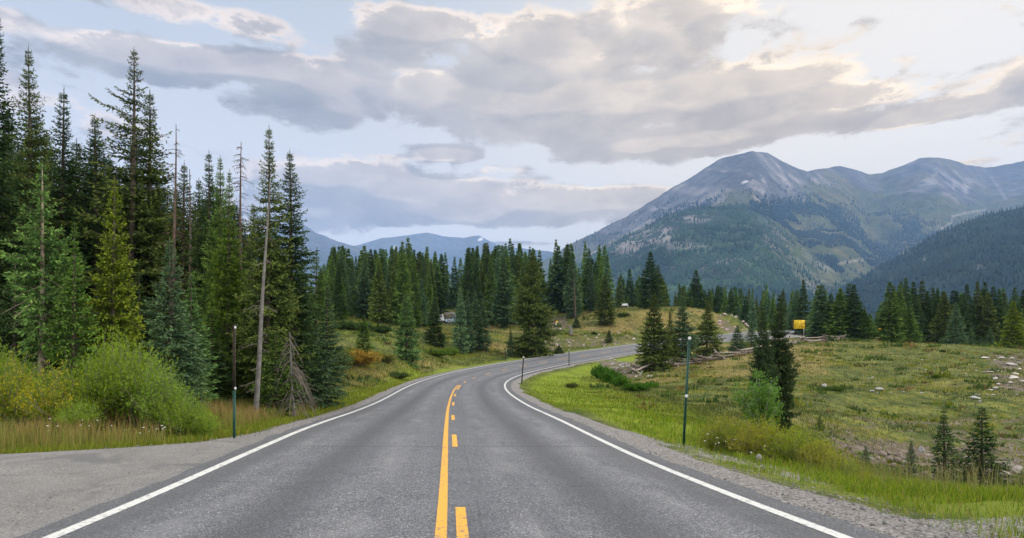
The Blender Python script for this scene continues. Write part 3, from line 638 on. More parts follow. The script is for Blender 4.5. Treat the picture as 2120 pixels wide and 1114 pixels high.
# ---- the stand on the left
spruce('young_bare', 86, 335, 17.5, 60, (.095, .175, .055), 'green spruce with a bare pale lower trunk behind the willow thicket', rz=2.2)
spruce('young_b', 152, 455, 17.2, 44, (.095, .18, .04), 'small bright green spruce with pointed top left of the yellow-green spruce')
spruce('young_a', 233, 362, 18.5, 55, C_YEL, 'yellow-green bushy spruce standing behind the willow thicket')
spruce('young_a', 352, 490, 17.8, 56, (.105, .185, .105), 'pale blue-green spruce at the right end of the willow thicket')
spruce('young_b', 393, 565, 19.5, 48, (.085, .16, .06), 'green spruce just right of the pale blue-green spruce by the willows')
spruce('tall_b', -12, 15, 27, 85, C_DARK, 'very tall dark spruce cut by the left picture edge')
spruce('tall_a', 57, 88, 29, 78, C_OLIVE, 'tall dark spruce with slender tip, second from the left picture edge')
spruce('tall_b', 130, 178, 31, 72, C_DARK, 'dark tall spruce above the small bright green spruce')
spruce('tall_c', 192, 230, 31, 62, C_DARK, 'thin tipped dark spruce left of the tallest ragged spruce')
spruce('tall_open', 268, 92, 30, 112, C_OLIVE, 'tallest ragged spruce with long open branches on its left side', rz=0.0)
spruce('tall_b', 303, 178, 31, 78, C_OLIVE, 'tall spruce grown against the right side of the ragged spruce')
spruce('tall_c', 378, 332, 30, 50, C_OLIVE, 'slim spruce right behind the dead brown snag')
spruce('tall_b', 428, 305, 27, 52, C_DARK, 'left one of three close spruces in the middle of the stand')
spruce('tall_a', 456, 318, 26, 56, C_GREEN, 'middle one of three close spruces in the middle of the stand')
spruce('tall_a', 474, 346, 24.5, 52, (.095, .155, .028), 'right and brightest green one of three close spruces in the stand')
spruce('tall_b', 552, 252, 23.5, 58, C_OLIVE, 'tall open spruce behind the pale leaning dead trunk')
spruce('tall_c', 596, 303, 24.5, 50, C_DARK, 'slender tall spruce right of the pale dead trunk')
spruce('young_b', 572, 664, 21.5, 40, C_GREEN, 'short green spruce at the foot of the pale dead trunk')
spruce('young_a', 630, 545, 27, 52, C_BLUE, 'blue-green spruce right of the fallen bleached fir top')
spruce('young_a', 655, 515, 30, 44, C_GREEN, 'pointed green spruce second from the right end of the left stand')
spruce('young_b', 676, 590, 28.5, 40, C_BLUE, 'bluish spruce at the right end of the left stand')
spruce('young_b', 607, 600, 29, 40, C_DARK, 'dark spruce between slender tall spruce and blue-green spruce')
spruce('tall_a', 520, 470, 30, 50, C_DARK, 'dark spruce filling the gap left of the pale dead trunk')
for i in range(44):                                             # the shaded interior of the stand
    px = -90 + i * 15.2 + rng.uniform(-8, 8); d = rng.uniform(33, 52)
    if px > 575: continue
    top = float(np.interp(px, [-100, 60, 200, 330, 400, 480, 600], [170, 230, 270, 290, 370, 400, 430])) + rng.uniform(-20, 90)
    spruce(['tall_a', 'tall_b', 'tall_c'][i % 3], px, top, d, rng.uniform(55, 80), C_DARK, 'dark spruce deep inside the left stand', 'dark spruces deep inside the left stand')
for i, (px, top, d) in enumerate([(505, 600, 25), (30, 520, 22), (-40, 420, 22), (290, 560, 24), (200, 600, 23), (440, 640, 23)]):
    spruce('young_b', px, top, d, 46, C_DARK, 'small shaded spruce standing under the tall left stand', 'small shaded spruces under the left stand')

# ---- dead trees
def snag(name, label, base, top, d, r0, m, seed, nbr=60, Lb=.9, bendy=0.0, hfrom=.1, droop=.35, base_py=None):
    g = np.random.default_rng(seed); x, y, z = G(base[0], d); z -= .1
    tp = P2(top[0], top[1], d); H = tp[2] - z; dx = tp[0] - x
    k = 16; t = np.linspace(0, 1, k)
    X = dx * t + bendy * H * np.sin(t * PI * 1.6) * .5; Y = .004 * H * np.sin(t * 9)
    e = thing(name, label, 'dead tree', (x, y, z))
    b = MB(); b.tube(np.stack([X, Y, t * H], 1), r0 * (1 - t) ** .9 + .012, 8); ob('trunk', b.mesh('trunk', [m], True), e)
    b = MB()
    for i in range(nbr):
        f = g.uniform(hfrom, .985); a = g.uniform(0, 6.28); L = Lb * ((1 - f) ** .6 + .12) * g.uniform(.4, 1.1); x0 = np.interp(f, t, X)
        q = np.linspace(0, 1, 5); zz = f * H + L * (.15 * q - droop * 2 * q ** 2 + .3 * q ** 4)
        pt = np.stack([x0 + np.cos(a) * L * q, np.sin(a) * L * q, zz], 1); b.tube(pt, .012 * (1 - q * .7), 4, cap=False)
        for u in range(3):
            c = pt[1 + u]; w = g.normal(0, 1, 3) * .5 + [math.cos(a), math.sin(a), -.3]; w = unit(w) * L * g.uniform(.2, .4)
            b.tube(np.stack([c, c + w * .5, c + w + [0, 0, -.05]]), .006, 3, cap=False)
    ob('crown', b.mesh('crown', [m if m is not M_dead else M_twig]), e); return e
snag('dead_spruce', 'thin dead brown snag with a few short twigs rising above the stand', (358, 850), (364, 257), 26, .10, M_deadbrown, 31, 90, .95)
snag('dead_spruce', 'curved dead grey snag with drooping twigs rising behind the three close spruces', (490, 850), (502, 293), 27.5, .11, M_deadbrown, 32, 110, 1.2, .012, .4)
snag('dead_spruce', 'pale barkless dead trunk leaning to the right at the roadside', (528, 866), (559, 372), 20.6, .078, M_dead, 33, 26, .7, 0, .08)
snag('dead_spruce', 'small bleached dead fir with tangled drooping branches by the road', (612, 862), (597, 688), 21.5, .035, M_dead, 34, 70, 1.15, -.02, .12, .95)
snag('dead_spruce', 'bare grey dead trunk among the forest spruces behind the tree stump', (1192, 668), (1188, 560), 149, .22, M_deadbrown, 35, 12, 1.2)
snag('dead_spruce', 'bare dead pole between the snag and three close spruces', (398, 850), (392, 350), 28, .08, M_deadbrown, 36, 30, .7)

# ---- single spruces on the left meadow
LONE = [
 ('lone_b', 753, 653, 60, 20, C_GREEN, 'small dark spruce behind the orange bush'),
 ('lone_a', 841, 605, 66.5, 35, (.078, .142, .056), 'single conical spruce on the meadow beside the bend'),
 ('lone_a', 900, 615, 95, 24, C_DARK, 'dark broad spruce on the meadow below the dirt track'),
 ('lone_b', 953, 597, 93, 20, C_BLUE, 'left and tallest spruce of the blue-green clump on the meadow'),
 ('lone_b', 967, 602, 95, 19, C_BLUE, 'second spruce of the blue-green clump on the meadow'),
 ('lone_b', 985, 600, 98, 19, C_BLUE, 'third spruce of the blue-green clump on the meadow'),
 ('lone_b', 1000, 617, 99, 16, C_BLUE, 'right spruce of the blue-green clump on the meadow'),
 ('mid_wide', 1101, 520, 96, 47, C_OLIVE, 'big shaggy spruce with a bushy skirt beside the road'),
 ('lone_b', 1057, 680, 94, 9, C_BLUE, 'knee-high slim spruce left of the big shaggy spruce'),
 ('lone_a', 1157, 714, 100, 13, C_DARK, 'tiny spruce on the bank above the far white edge line'),
 ('lone_b', 1261, 682, 121, 9, C_DARK, 'small pointed spruce on the stony bank above the road'),
 ('lone_b', 1193, 655, 141, 9, C_DARK, 'crooked little spruce right beside the grey tree stump'),
 ('lone_a', 1230, 686, 131, 10, C_DARK, 'tiny bushy spruce on the meadow right of the grey stump'),
 ('mid_b', 1252, 570, 144, 24, C_OLIVE, 'light green spruce standing before the forest edge on the knoll'),
 ('mid_a', 1345, 520, 160, 31, C_DARK, 'tall dark spruce standing alone on the grassy knoll'),
 ('mid_d', 1362, 548, 175, 18, C_OLIVE, 'narrow spruce behind the tall dark knoll spruce'),
 ('lone_open', 1352, 612, 75, 44, C_OLIVE, 'broad open spruce at the near end of the log fence'),
 ('lone_open', 1386, 645, 78, 22, C_OLIVE, 'thin spruce second from the near end of the log fence'),
 ('lone_open', 1413, 615, 79, 33, C_BLUE, 'bluish spruce behind the green marker pole'),
 ('lone_open', 1463, 622, 83, 33, C_OLIVE, 'open spruce behind the collapsed middle of the log fence'),
 ('lone_a', 1526, 672, 93, 22, C_BLUE, 'short bluish spruce between the road and the log fence'),
 ('lone_b', 1556, 664, 95, 15, C_BLUE, 'slim short spruce left of the twin spruces'),
 ('mid_a', 1443, 558, 196, 27, C_DARK, 'tall dark pointed spruce behind the grassy knoll'),
 ('lone_a', 1683, 668, 118, 15, C_BLUE, 'low bushy spruce just right of the yellow sign'),
 ('lone_b', 1240, 655, 138, 0, C_DARK, None),
]
for k, px, top, d, hw, c, lab in LONE:
    if lab: spruce(k, px, top, d, hw, c, lab)
spruce('twin_a', 1581, 626, 29, 27, (.040, .072, .036), 'left and shorter of the twin brown-tipped spruces behind the aspen sapling')
spruce('twin_a', 1613, 606, 30, 31, (.038, .064, .030), 'right and taller of the twin brown-tipped spruces behind the aspen sapling')
spruce('small_b', 1956, 846, 26.3, 33, C_DARK, 'slim young spruce left of the broader one in the ditch')
spruce('small_a', 2033, 842, 25, 54, C_DARK, 'broad young spruce with brownish top in the ditch')
spruce('small_b', 1886, 912, 27.3, 15, C_BLUE, 'little dark spruce in front of the stacked creek rocks')
spruce('small_b', 1792, 922, 28, 11, C_BLUE, 'smallest spruce at the left end of the creek rocks')
spruce('small_a', 2122, 968, 21.5, 34, C_GREEN, 'spruce tip low at the right picture edge')
spruce('small_b', 1697, 860, 33, 10, C_GREEN, 'tiny dark spruce on the meadow right of the twin spruces')

# ---- right of the road: clumps along the meadow crest
RIGHT = [(1662, 577, 172, 22), (1694, 590, 122, 24), (1703, 588, 118, 26), (1722, 606, 116, 26), (1738, 597, 114, 28), (1757, 585, 117, 27), (1769, 588, 113, 29), (1790, 640, 112, 22), (1648, 600, 178, 20)]
for i, (px, top, d, hw) in enumerate(RIGHT):
    spruce(['mid_a', 'mid_b', 'mid_d'][i % 3], px, top, d, hw, [C_DARK, C_GREEN, C_BLUE][i % 3], 'dark spruce in the clump between the yellow sign and the gap in the trees', 'spruces clumped right of the yellow sign')
for px, top, d, hw, c, lab in [(1840, 582, 112, 33, C_GREEN, 'tall full spruce at the left end of the right-hand trees, by the small yellow sign'),
        (1860, 588, 114, 24, C_GREEN, 'second green spruce of the right-hand trees'), (1886, 636, 113, 21, C_GREEN, 'shorter spruce at the right foot of the tall full spruces'),
        (1978, 624, 118, 24, C_BLUE, 'blue-green spruce standing out before the dark right-hand forest'), (2011, 675, 112, 10, C_BLUE, 'small bluish spruce with a visible stem before the dark forest'),
        (2033, 698, 112, 7, C_BLUE, 'tiniest spruce before the dark right-hand forest'), (2050, 678, 114, 12, C_BLUE, 'small spruce left of the bright green one at the right edge'),
        (2098, 622, 108, 27, C_YEL, 'bright green conical spruce near the right picture edge')]:
    spruce('lone_a' if hw < 20 or c == C_BLUE else 'mid_a', px, top, d, hw, c, lab)
FRT = [(1867, 581), (1876, 574), (1890, 583), (1908, 579), (1933, 593), (1940, 599), (1957, 604), (1973, 599), (2002, 587), (2023, 581), (2038, 584), (2058, 590), (2080, 604), (2101, 593), (2118, 600), (2135, 590), (2160, 600), (1995, 606), (2046, 604), (1922, 600), (2070, 596), (1851, 592)]
for i in range(44):
    if i < len(FRT): px, top = FRT[i]; d = rng.uniform(122, 140)
    else: px = rng.uniform(1855, 2230); top = rng.uniform(600, 640); d = rng.uniform(128, 185)
    spruce(['mid_a', 'mid_c', 'mid_b', 'mid_d'][i % 4], px, top, d, rng.uniform(20, 30), C_DARK if i % 3 else C_OLIVE, 'dark spruce in the forest along the right meadow crest', 'dark spruces of the right-hand forest')
# ---- the dense forest behind the left meadow
SKYX = [660, 690, 735, 800, 845, 880, 925, 980, 1045, 1110, 1150, 1200, 1250, 1275, 1300, 1330, 1345]
SKYY = [560, 505, 508, 512, 500, 522, 515, 508, 495, 512, 508, 498, 505, 515, 545, 560, 575]
LIMX = [655, 760, 800, 870, 920, 1000, 1060, 1130, 1190, 1260, 1345]; LIMY = [666, 662, 676, 682, 664, 680, 684, 662, 660, 641, 629]
FAR = []
def forest(n, x0, x1, d0, d1, skx, sky_, limx, limy, spread, asfar, label=None, group=None, gaps=()):
    c = tries = 0
    while c < n and tries < 9000:
        tries += 1
        px = rng.uniform(x0, x1); d = d0 * (d1 / d0) ** rng.uniform(0, 1)
        x, y, z = G(px, d); by = HY - (z - EYE) / d * F
        if limx is not None and by > np.interp(px, limx, limy): continue
        if any(a < px < b and by > yy and d < 205 for a, b, yy in gaps): continue
        o_, _, s_, _ = road_coords([x], [y])
        if abs(o_[0]) < 8.5: continue
        front = max(0, (by - 600) / 90) if limx is not None else .2
        top = float(np.interp(px, skx, sky_)) + abs(rng.normal(0, 1)) ** 1.1 * (spread + 38 * front) - (14 if rng.uniform() < .1 else 0)
        H = EYE + (HY - top) / F * d - z
        if not 4.5 < H < 24: continue
        hwm = H * rng.uniform(.105, .165)
        col = [C_DARK, C_DARK, C_GREEN, C_OLIVE, C_BLUE, C_GREEN][int(rng.integers(6))]
        if asfar: FAR.append((x, y, z - .1, H, hwm, rng.uniform(0, 6.28), ['far_a', 'far_b', 'far_c'][int(rng.integers(3))], col))
        else: spruce(['mid_a', 'mid_b', 'mid_c', 'mid_d'][int(rng.integers(4))], px, top, d, hwm / d * F, col, label, group)
        c += 1
GAPS = ((906, 962, 634), (1128, 1180, 652))
forest(130, 655, 1345, 105, 170, SKYX, SKYY, LIMX, LIMY, 24, False, 'spruce in the dense forest behind the left meadow', 'spruces of the dense forest behind the left meadow', GAPS)
forest(230, 640, 1350, 150, 250, SKYX, SKYY, LIMX, LIMY, 20, True, gaps=GAPS)
FX = [1280, 1400, 1500, 1600, 1700, 1770, 1800, 1850]; FY = [562, 584, 590, 600, 598, 605, 640, 610]
forest(190, 1280, 1850, 190, 300, FX, FY, None, None, 15, True)
forest(70, 1850, 2300, 150, 230, [1850, 2300], [602, 606], None, None, 14, True)
def build_far():
    Vs, Qs, Cs, Ts, n = [], [], [], [], 0; cache = {}
    for k in ('far_a', 'far_b', 'far_c'):
        me = PROTO[k][1]; V = np.empty(len(me.vertices) * 3); me.vertices.foreach_get('co', V)
        nl = np.empty(len(me.polygons), np.int32); me.polygons.foreach_get('loop_total', nl); li = np.empty(len(me.loops), np.int32); me.loops.foreach_get('vertex_index', li)
        T = np.empty(len(me.vertices)); me.attributes['tint'].data.foreach_get('value', T)
        q = li[:int((nl == 4).sum()) * 4].reshape(-1, 4); cache[k] = (V.reshape(-1, 3), q, T)
    for x, y, z, H, hw, rz, k, col in FAR:
        V, q, T = cache[k]; s = H / PROTO[k][2]; r = hw / PROTO[k][3]; c, sn = math.cos(rz), math.sin(rz); v = rng.uniform(.8, 1.2)
        Vs.append(np.stack([(V[:, 0] * c - V[:, 1] * sn) * r + x, (V[:, 0] * sn + V[:, 1] * c) * r + y, V[:, 2] * s + z], 1)); Qs.append(q + n); n += len(V)
        Cs.append(np.tile(np.array(col) * v, (len(V), 1))); Ts.append(T)
    me = mesh_np('distant_forest', np.concatenate(Vs), np.concatenate(Qs), mats=[M_farneedle], tint=np.concatenate(Ts), cols={'pcol': np.concatenate(Cs)})
    tag(ob('distant_forest', me), 'distant spruce forest closing the view behind meadow, knoll and road', 'forest', kind='stuff')
def far_needle_mat():
    m, t, o = mat('distant_needles'); c = t.mix(1.0, t.attr('pcol', 'Color'), t.mix(t.attr('tint'), (.52, .6, .58), (1.8, 1.7, 1.35)), 'MULTIPLY')
    d = t.new('ShaderNodeBsdfDiffuse'); t.l.new(c, d.inputs['Color']); t.l.new(d.outputs[0], o.inputs['Surface']); return m
M_farneedle = far_needle_mat(); build_far()
# ------------------------------------------------------------------ mountains
def make_mtn_mat():
    m, t, o = mat('mountainside'); p = t.pos(); c = t.attr('mcol', 'Color')
    n = t.noise(p, .012, 6, .68); v = t.noise(p, .055, 5, .7)
    c = t.mix(t.mr(n, .32, .68, 0, 1), t.mix(1.0, c, (.54, .55, .60), 'MULTIPLY'), t.mix(1.0, c, (1.45, 1.4, 1.3), 'MULTIPLY'))
    c = t.mix(t.mr(v, .55, .72, 0, .35), c, t.mix(1.0, c, (.55, .6, .6), 'MULTIPLY'))
    principled(t, o, c, .95, t.bump(t.math('ADD', n, t.math('MULTIPLY', v, .5)), .8, 22), .1); return m
M_mtn = make_mtn_mat()
M_mtree = None
def mtree_mat():
    m, t, o = mat('mountain_forest'); c = t.attr('pcol', 'Color'); d = t.new('ShaderNodeBsdfDiffuse'); t.l.new(c, d.inputs['Color']); t.l.new(d.outputs[0], o.inputs['Surface']); return m
M_mtree = mtree_mat()
def heightfield(name, label, sky, Dr, Df, zb, prof, amp, wave, seed, colour, x0, x1, step=3.0, nr=170, trees=None, ridge_amp=4.0, spur=(0, 0)):
    px = np.arange(x0, x1 + .1, step); n = len(px); t = np.concatenate([np.linspace(0, 1, nr), [1.02, 1.06, 1.13, 1.25, 1.5]]); k = len(t)
    sx, sy = zip(*sky); ysk = np.interp(px, sx, sy) + (fbm(px / 16, px * 0, 4, seed) - .5) * ridge_amp
    Dr = np.interp(px, *zip(*Dr)) if not np.isscalar(Dr) else np.full(n, float(Dr)); Df = np.interp(px, *zip(*Df)) if not np.isscalar(Df) else np.full(n, float(Df))
    zr = EYE + (HY - ysk) / F * Dr
    PX, T = np.meshgrid(px, t); D = Df + (Dr - Df) * T; X = (PX - CX) / F * D; Y = D
    tt = np.clip(T, 0, 1); Z = zb + (zr - zb) * prof(tt)
    win = np.clip(np.sin(PI * np.clip(tt, 0, 1) ** .9), 0, 1) ** .8
    wx = X + (fbm(X / wave / 2, Y / wave / 2, 3, seed + 3) - .5) * wave; wy = Y + (fbm(X / wave / 2, Y / wave / 2, 3, seed + 4) - .5) * wave
    rg = ridged(wx / wave, wy / wave * .55, 6, seed + 7); fb = fbm(X / wave * 1.5, Y / wave * 1.5, 6, seed + 11)
    Z = Z + win * amp * ((rg - .55) * 1.5 + (fb - .5) * .8)
    back = T > 1; Z = np.where(back, zr - (T - 1) * (zr - zb) * 1.5, Z)
    PY = HY - (Z - EYE) / D * F
    C = colour(PX, PY, X, Y, Z, rg, fb, tt)
    V = np.stack([X, Y, Z], -1).reshape(-1, 3)
    i = np.arange(k - 1)[:, None] * n; j = np.arange(n - 1)[None]; Q = np.stack([i + j, i + j + 1, i + n + j + 1, i + n + j], -1).reshape(-1, 4)
    me = mesh_np(name, V, Q, mats=[M_mtn], cols={'mcol': C.reshape(-1, 3)}, smooth=True); tag(ob(name, me), label, 'mountain', kind='structure')
    if trees is None: return
    count, dens, hgt, nm, lab, cols = trees
    g = np.random.default_rng(seed + 99); K = count * 14
    ti = g.uniform(0, nr - 1.01, K); pi = g.uniform(0, n - 1.01, K)
    ia, ja = ti.astype(int), pi.astype(int); fa, fj = (ti - ia)[:, None], (pi - ja)[:, None]
    G3 = np.stack([X, Y, Z], -1)
    Pt = (G3[ia, ja] * (1 - fa) + G3[ia + 1, ja] * fa) * (1 - fj) + (G3[ia, ja + 1] * (1 - fa) + G3[ia + 1, ja + 1] * fa) * fj
    area = (D[ia, ja] / 2000) ** 2 * 0 + 1
    dn = dens(PX[ia, ja], PY[ia, ja], Pt[:, 0], Pt[:, 1], fb[ia, ja])
    vis = np.abs(PY[ia, ja] - PY[np.minimum(ia + 1, k - 1), ja]) + .05
    keep = np.nonzero(g.uniform(0, 1, K) < dn * np.clip(vis / 2.5, .25, 1))[0][:count]; Pt = Pt[keep]; m = len(Pt)
    H = g.uniform(.6, 1.25, m) * hgt; R = H * g.uniform(.15, .22, m); a0 = g.uniform(0, 6.28, m)
    an = a0[:, None] + np.arange(5)[None] * 2 * PI / 5
    ring = np.stack([Pt[:, 0, None] + R[:, None] * np.cos(an) * g.uniform(.7, 1.2, (m, 5)), Pt[:, 1, None] + R[:, None] * np.sin(an) * g.uniform(.7, 1.2, (m, 5)), Pt[:, 2, None] + H[:, None] * g.uniform(.0, .2, (m, 5))], -1)
    tip = Pt + np.stack([0 * H, 0 * H, H], 1)
    V = np.concatenate([ring, tip[:, None]], 1).reshape(-1, 3); b = np.arange(m)[:, None] * 6
    T3 = np.stack([np.stack([b[:, 0] + q, b[:, 0] + (q + 1) % 5, b[:, 0] + 5], 1) for q in range(5)], 1).reshape(-1, 3)
    ci = cols(PX[ia, ja][keep], PY[ia, ja][keep], Pt, g)
    me = mesh_np(nm, V, tris=T3, mats=[M_mtree], cols={'pcol': np.repeat(ci, 6, axis=0)}); tag(ob(nm, me), lab, 'forest', kind='stuff')
def gau(PX, PY, x, y, sx, sy): return np.exp(-((PX - x) / sx) ** 2 - ((PY - y) / sy) ** 2)
def lerp(a, b, f): return a + (np.asarray(b) - a) * f[..., None]
ROCK = np.array([.112, .114, .122]); SCREE = np.array([.25, .235, .235]); TUN = np.array([.075, .092, .036]); TUNB = np.array([.125, .112, .055]); FLOOR = np.array([.030, .052, .052]); ASP = np.array([.05, .098, .062])  # FLOOR is blued in its colour to stand in for distance haze
def seg(PX, PY, P, w):
    d = np.full(PX.shape, 1e9)
    for (a, b), (c, e) in zip(P[:-1], P[1:]):
        u = np.clip(((PX - a) * (c - a) + (PY - b) * (e - b)) / ((c - a) ** 2 + (e - b) ** 2), 0, 1); d = np.minimum(d, np.hypot(PX - a - u * (c - a), PY - b - u * (e - b)))
    return 1 - sstep(w * .5, w, d)
def col_main(PX, PY, X, Y, Z, rg, fb, tt):
    nz = fbm(X / 260, Y / 260, 5, 71); n2 = fbm(X / 90, Y / 90, 4, 72)
    C = np.broadcast_to(ROCK, PX.shape + (3,)).copy()
    streak = fbm(X / 70 + Y / 300, Y / 900, 4, 73)
    C = lerp(C, SCREE, np.clip(sstep(.48, .62, streak) * .6, 0, 1)); C = lerp(C, ROCK * .55, sstep(.54, .68, rg) * .6)
    lvl = np.interp(PX, [1150, 1400, 1480, 1560, 1640, 1700, 1800, 1900, 2000, 2120], [520, 470, 425, 402, 395, 378, 372, 378, 398, 400])
    grass = sstep(-22, 26, PY - lvl + (nz - .5) * 110) 
    C = lerp(C, TUN, grass * .9); C = lerp(C, TUNB, grass * sstep(.52, .66, n2 * .5 + nz * .5) * .8)
    C = lerp(C, TUNB * .9, .55 * sstep(.5, .62, nz) * sstep(1620, 1800, PX) * (1 - sstep(380, 430, PY)))
    C = lerp(C, SCREE * 1.02, np.clip(sstep(.54, .64, n2) * (gau(PX, PY, 1960, 375, 50, 26) + gau(PX, PY, 1985, 395, 16, 22) + gau(PX, PY, 1580, 400, 40, 14) + gau(PX, PY, 1640, 372, 90, 9) + gau(PX, PY, 1345, 455, 60, 16)) * 1.5, 0, 1))
    C = lerp(C, SCREE * .95, np.clip(seg(PX, PY, [(1225, 535), (1300, 490), (1400, 440), (1490, 408)], 11 + 10 * (nz - .4)) * .9, 0, 1))
    C = lerp(C, [.27, .255, .22], seg(PX, PY, [(1932, 488), (1955, 470), (1970, 460), (1972, 448), (1998, 441), (2040, 434)], 2.6) * .85)
    C = lerp(C, SCREE, seg(PX, PY, [(2052, 368), (2068, 388), (2082, 412)], 4.0) * .7)
    C = lerp(C, [.6, .6, .62], seg(PX, PY, [(1537, 379), (1546, 376)], 2.6))
    C = lerp(C, [.34, .31, .24], seg(PX, PY, [(1700, 552), (1740, 545), (1800, 535), (1850, 530), (1890, 522)], 2.8) * .7)
    return C
SKY_MAIN = [(1100, 555), (1190, 500), (1230, 482), (1300, 446), (1367, 405), (1400, 384), (1440, 362), (1475, 338), (1500, 325), (1530, 320), (1560, 313), (1590, 316), (1620, 333), (1650, 348), (1672, 355), (1700, 349), (1740, 344), (1770, 350), (1800, 361), (1830, 357), (1860, 346), (1890, 333), (1905, 327), (1940, 326), (1970, 330), (2000, 341), (2040, 347), (2080, 341), (2120, 333), (2250, 320), (2500, 360)]
def den_main(PX, PY, X, Y, fb):
    c = fbm(X / 140, Y / 140, 4, 81)
    b = gau(PX, PY, 1700, 470, 55, 45) + gau(PX, PY, 1720, 520, 70, 45) + gau(PX, PY, 1640, 545, 50, 45) + gau(PX, PY, 1835, 470, 50, 24) + gau(PX, PY, 1890, 490, 50, 20) + gau(PX, PY, 1790, 540, 90, 25) + gau(PX, PY, 1560, 450, 90, 28) + .8 * gau(PX, PY, 1450, 455, 90, 26) + .35 * gau(PX, PY, 1300, 500, 90, 22) + .3 * gau(PX, PY, 1650, 440, 60, 20)
    return np.clip(b * 1.5, 0, 1) * sstep(.40, .49, c) + .012 * (PY > 420)
def cmt(dark, light, lo=.25):  # tree colours passed in carry some blue of distance haze
    def f(PX, PY, Pt, g):
        n = fbm(Pt[:, 0] / 170, Pt[:, 1] / 170, 4, 91); k = np.clip(g.uniform(0, .5, len(PX)) + sstep(.5, .62, n) * .7, 0, 1)
        return lerp(np.broadcast_to(np.array(dark), (len(PX), 3)), light, k)
    return f
heightfield('mountain', 'broad grey rocky mountain with green lower slopes on the right', SKY_MAIN, [(1100, 5200), (1560, 4800), (1672, 5200), (1800, 6600), (1940, 6200), (2040, 6900), (2500, 6000)], [(1100, 2900), (1500, 2500), (1750, 2400), (2000, 3000), (2500, 3000)], 20, lambda t: t ** 1.12, 165, 620, 201, col_main, 1085, 2500, 2.6, 200,
    (15000, den_main, 20, 'mountain_forest', 'patches of dark conifers on the big mountain', cmt((.015, .030, .032), (.030, .052, .046))))
def col_sh(PX, PY, X, Y, Z, rg, fb, tt):
    nz = fbm(X / 120, Y / 120, 5, 171); n2 = fbm(X / 50, Y / 50, 4, 172)
    C = np.broadcast_to(FLOOR, PX.shape + (3,)).copy()
    C = lerp(C, ASP, sstep(.46, .58, nz) * .9)
    sc = gau(PX, PY, 1350, 492, 46, 20) + gau(PX, PY, 1290, 515, 30, 16) + gau(PX, PY, 1440, 452, 34, 9) + .8 * gau(PX, PY, 1380, 480, 16, 12) + .7 * gau(PX, PY, 1430, 515, 40, 14) + .6 * gau(PX, PY, 1510, 545, 40, 16) + .7 * gau(PX, PY, 1460, 550, 60, 9) + 1.0 * gau(PX, PY, 1640, 520, 60, 50) + .9 * gau(PX, PY, 1700, 570, 50, 40)
    C = lerp(C, SCREE * .9, np.clip(sstep(.42, .56, n2) * sc * 1.25, 0, .95))
    C = lerp(C, TUN * 1.1, np.clip(gau(PX, PY, 1650, 520, 40, 40) + gau(PX, PY, 1720, 575, 50, 25), 0, 1) * .75)
    C = lerp(C, ASP, np.clip(gau(PX, PY, 1620, 560, 60, 30) + gau(PX, PY, 1480, 500, 70, 12), 0, 1) * .7)
    return C
def den_sh(PX, PY, X, Y, fb):
    c = fbm(X / 90, Y / 90, 4, 181)
    op = gau(PX, PY, 1350, 492, 40, 16) + gau(PX, PY, 1290, 515, 30, 12) + gau(PX, PY, 1440, 452, 30, 7) + gau(PX, PY, 1660, 525, 45, 45) + gau(PX, PY, 1720, 575, 50, 30) + .5 * gau(PX, PY, 1510, 545, 40, 14) + .5 * gau(PX, PY, 1430, 515, 40, 12)
    return np.clip(1.1 - op * 1.1, .03, 1) * (.25 + .75 * sstep(.40, .52, c))
heightfield('mountain', 'forested lower shoulder in front of the grey mountain', [(1130, 600), (1180, 560), (1220, 530), (1280, 494), (1330, 471), (1380, 446), (1430, 431), (1480, 427), (1540, 424), (1580, 446), (1640, 492), (1700, 540), (1760, 582), (1810, 620), (1900, 650)], 3000, 1300, -30, lambda t: t ** .95, 60, 330, 301, col_sh, 1130, 1900, 2.2, 170,
    (15000, den_sh, 15, 'mountain_forest', 'dense dark forest with pale aspen patches on the lower shoulder', cmt((.022, .046, .048), (.050, .095, .078))))
def col_r(PX, PY, X, Y, Z, rg, fb, tt):
    C = np.broadcast_to(FLOOR, PX.shape + (3,)).copy(); nz = fbm(X / 60, Y / 60, 4, 271)
    return lerp(C, SCREE * .8, np.clip(gau(PX, PY, 2030, 560, 14, 12) + gau(PX, PY, 1912, 540, 9, 6), 0, 1) * sstep(.45, .6, nz))
heightfield('mountain', 'dark densely forested ridge descending from the right edge', [(1640, 640), (1700, 618), (1760, 588), (1820, 552), (1880, 521), (1930, 491), (1980, 468), (2040, 446), (2120, 430), (2300, 395), (2500, 380)], [(1640, 2300), (2120, 2100), (2500, 2000)], 850, -40, lambda t: t ** .92, 34, 260, 401, col_r, 1640, 2500, 2.4, 150,
    (13000, lambda PX, PY, X, Y, fb: np.clip(1.05 - gau(PX, PY, 2030, 560, 12, 10) - gau(PX, PY, 1912, 540, 9, 5), .02, 1) * (.5 + .5 * sstep(.36, .46, fbm(X / 60, Y / 60, 4, 281))), 15, 'mountain_forest', 'solid dark conifer forest on the right-hand ridge', cmt((.026, .048, .056), (.042, .070, .072))))
def col_far(PX, PY, X, Y, Z, rg, fb, tt):
    C = np.broadcast_to(ROCK * .8, PX.shape + (3,)).copy(); nz = fbm(X / 300, Y / 300, 5, 371)
    C = lerp(C, TUNB * .8, sstep(.45, .6, nz) * .7); C = lerp(C, TUN * .5, sstep(505, 540, PY) * .8)
    C = lerp(C, [.7, .7, .72], seg(PX, PY, [(992, 497), (998, 494)], 3)); return lerp(C, [.45, .44, .45], seg(PX, PY, [(814, 514), (821, 508)], 2.5))
heightfield('mountain', 'dark peak at far left behind the roadside stand', [(430, 560), (500, 510), (560, 470), (600, 458), (618, 459), (650, 479), (690, 497), (740, 512), (800, 540)], 6500, 4200, -50, lambda t: t, 90, 800, 501, col_far, 430, 800, 3.5, 90)
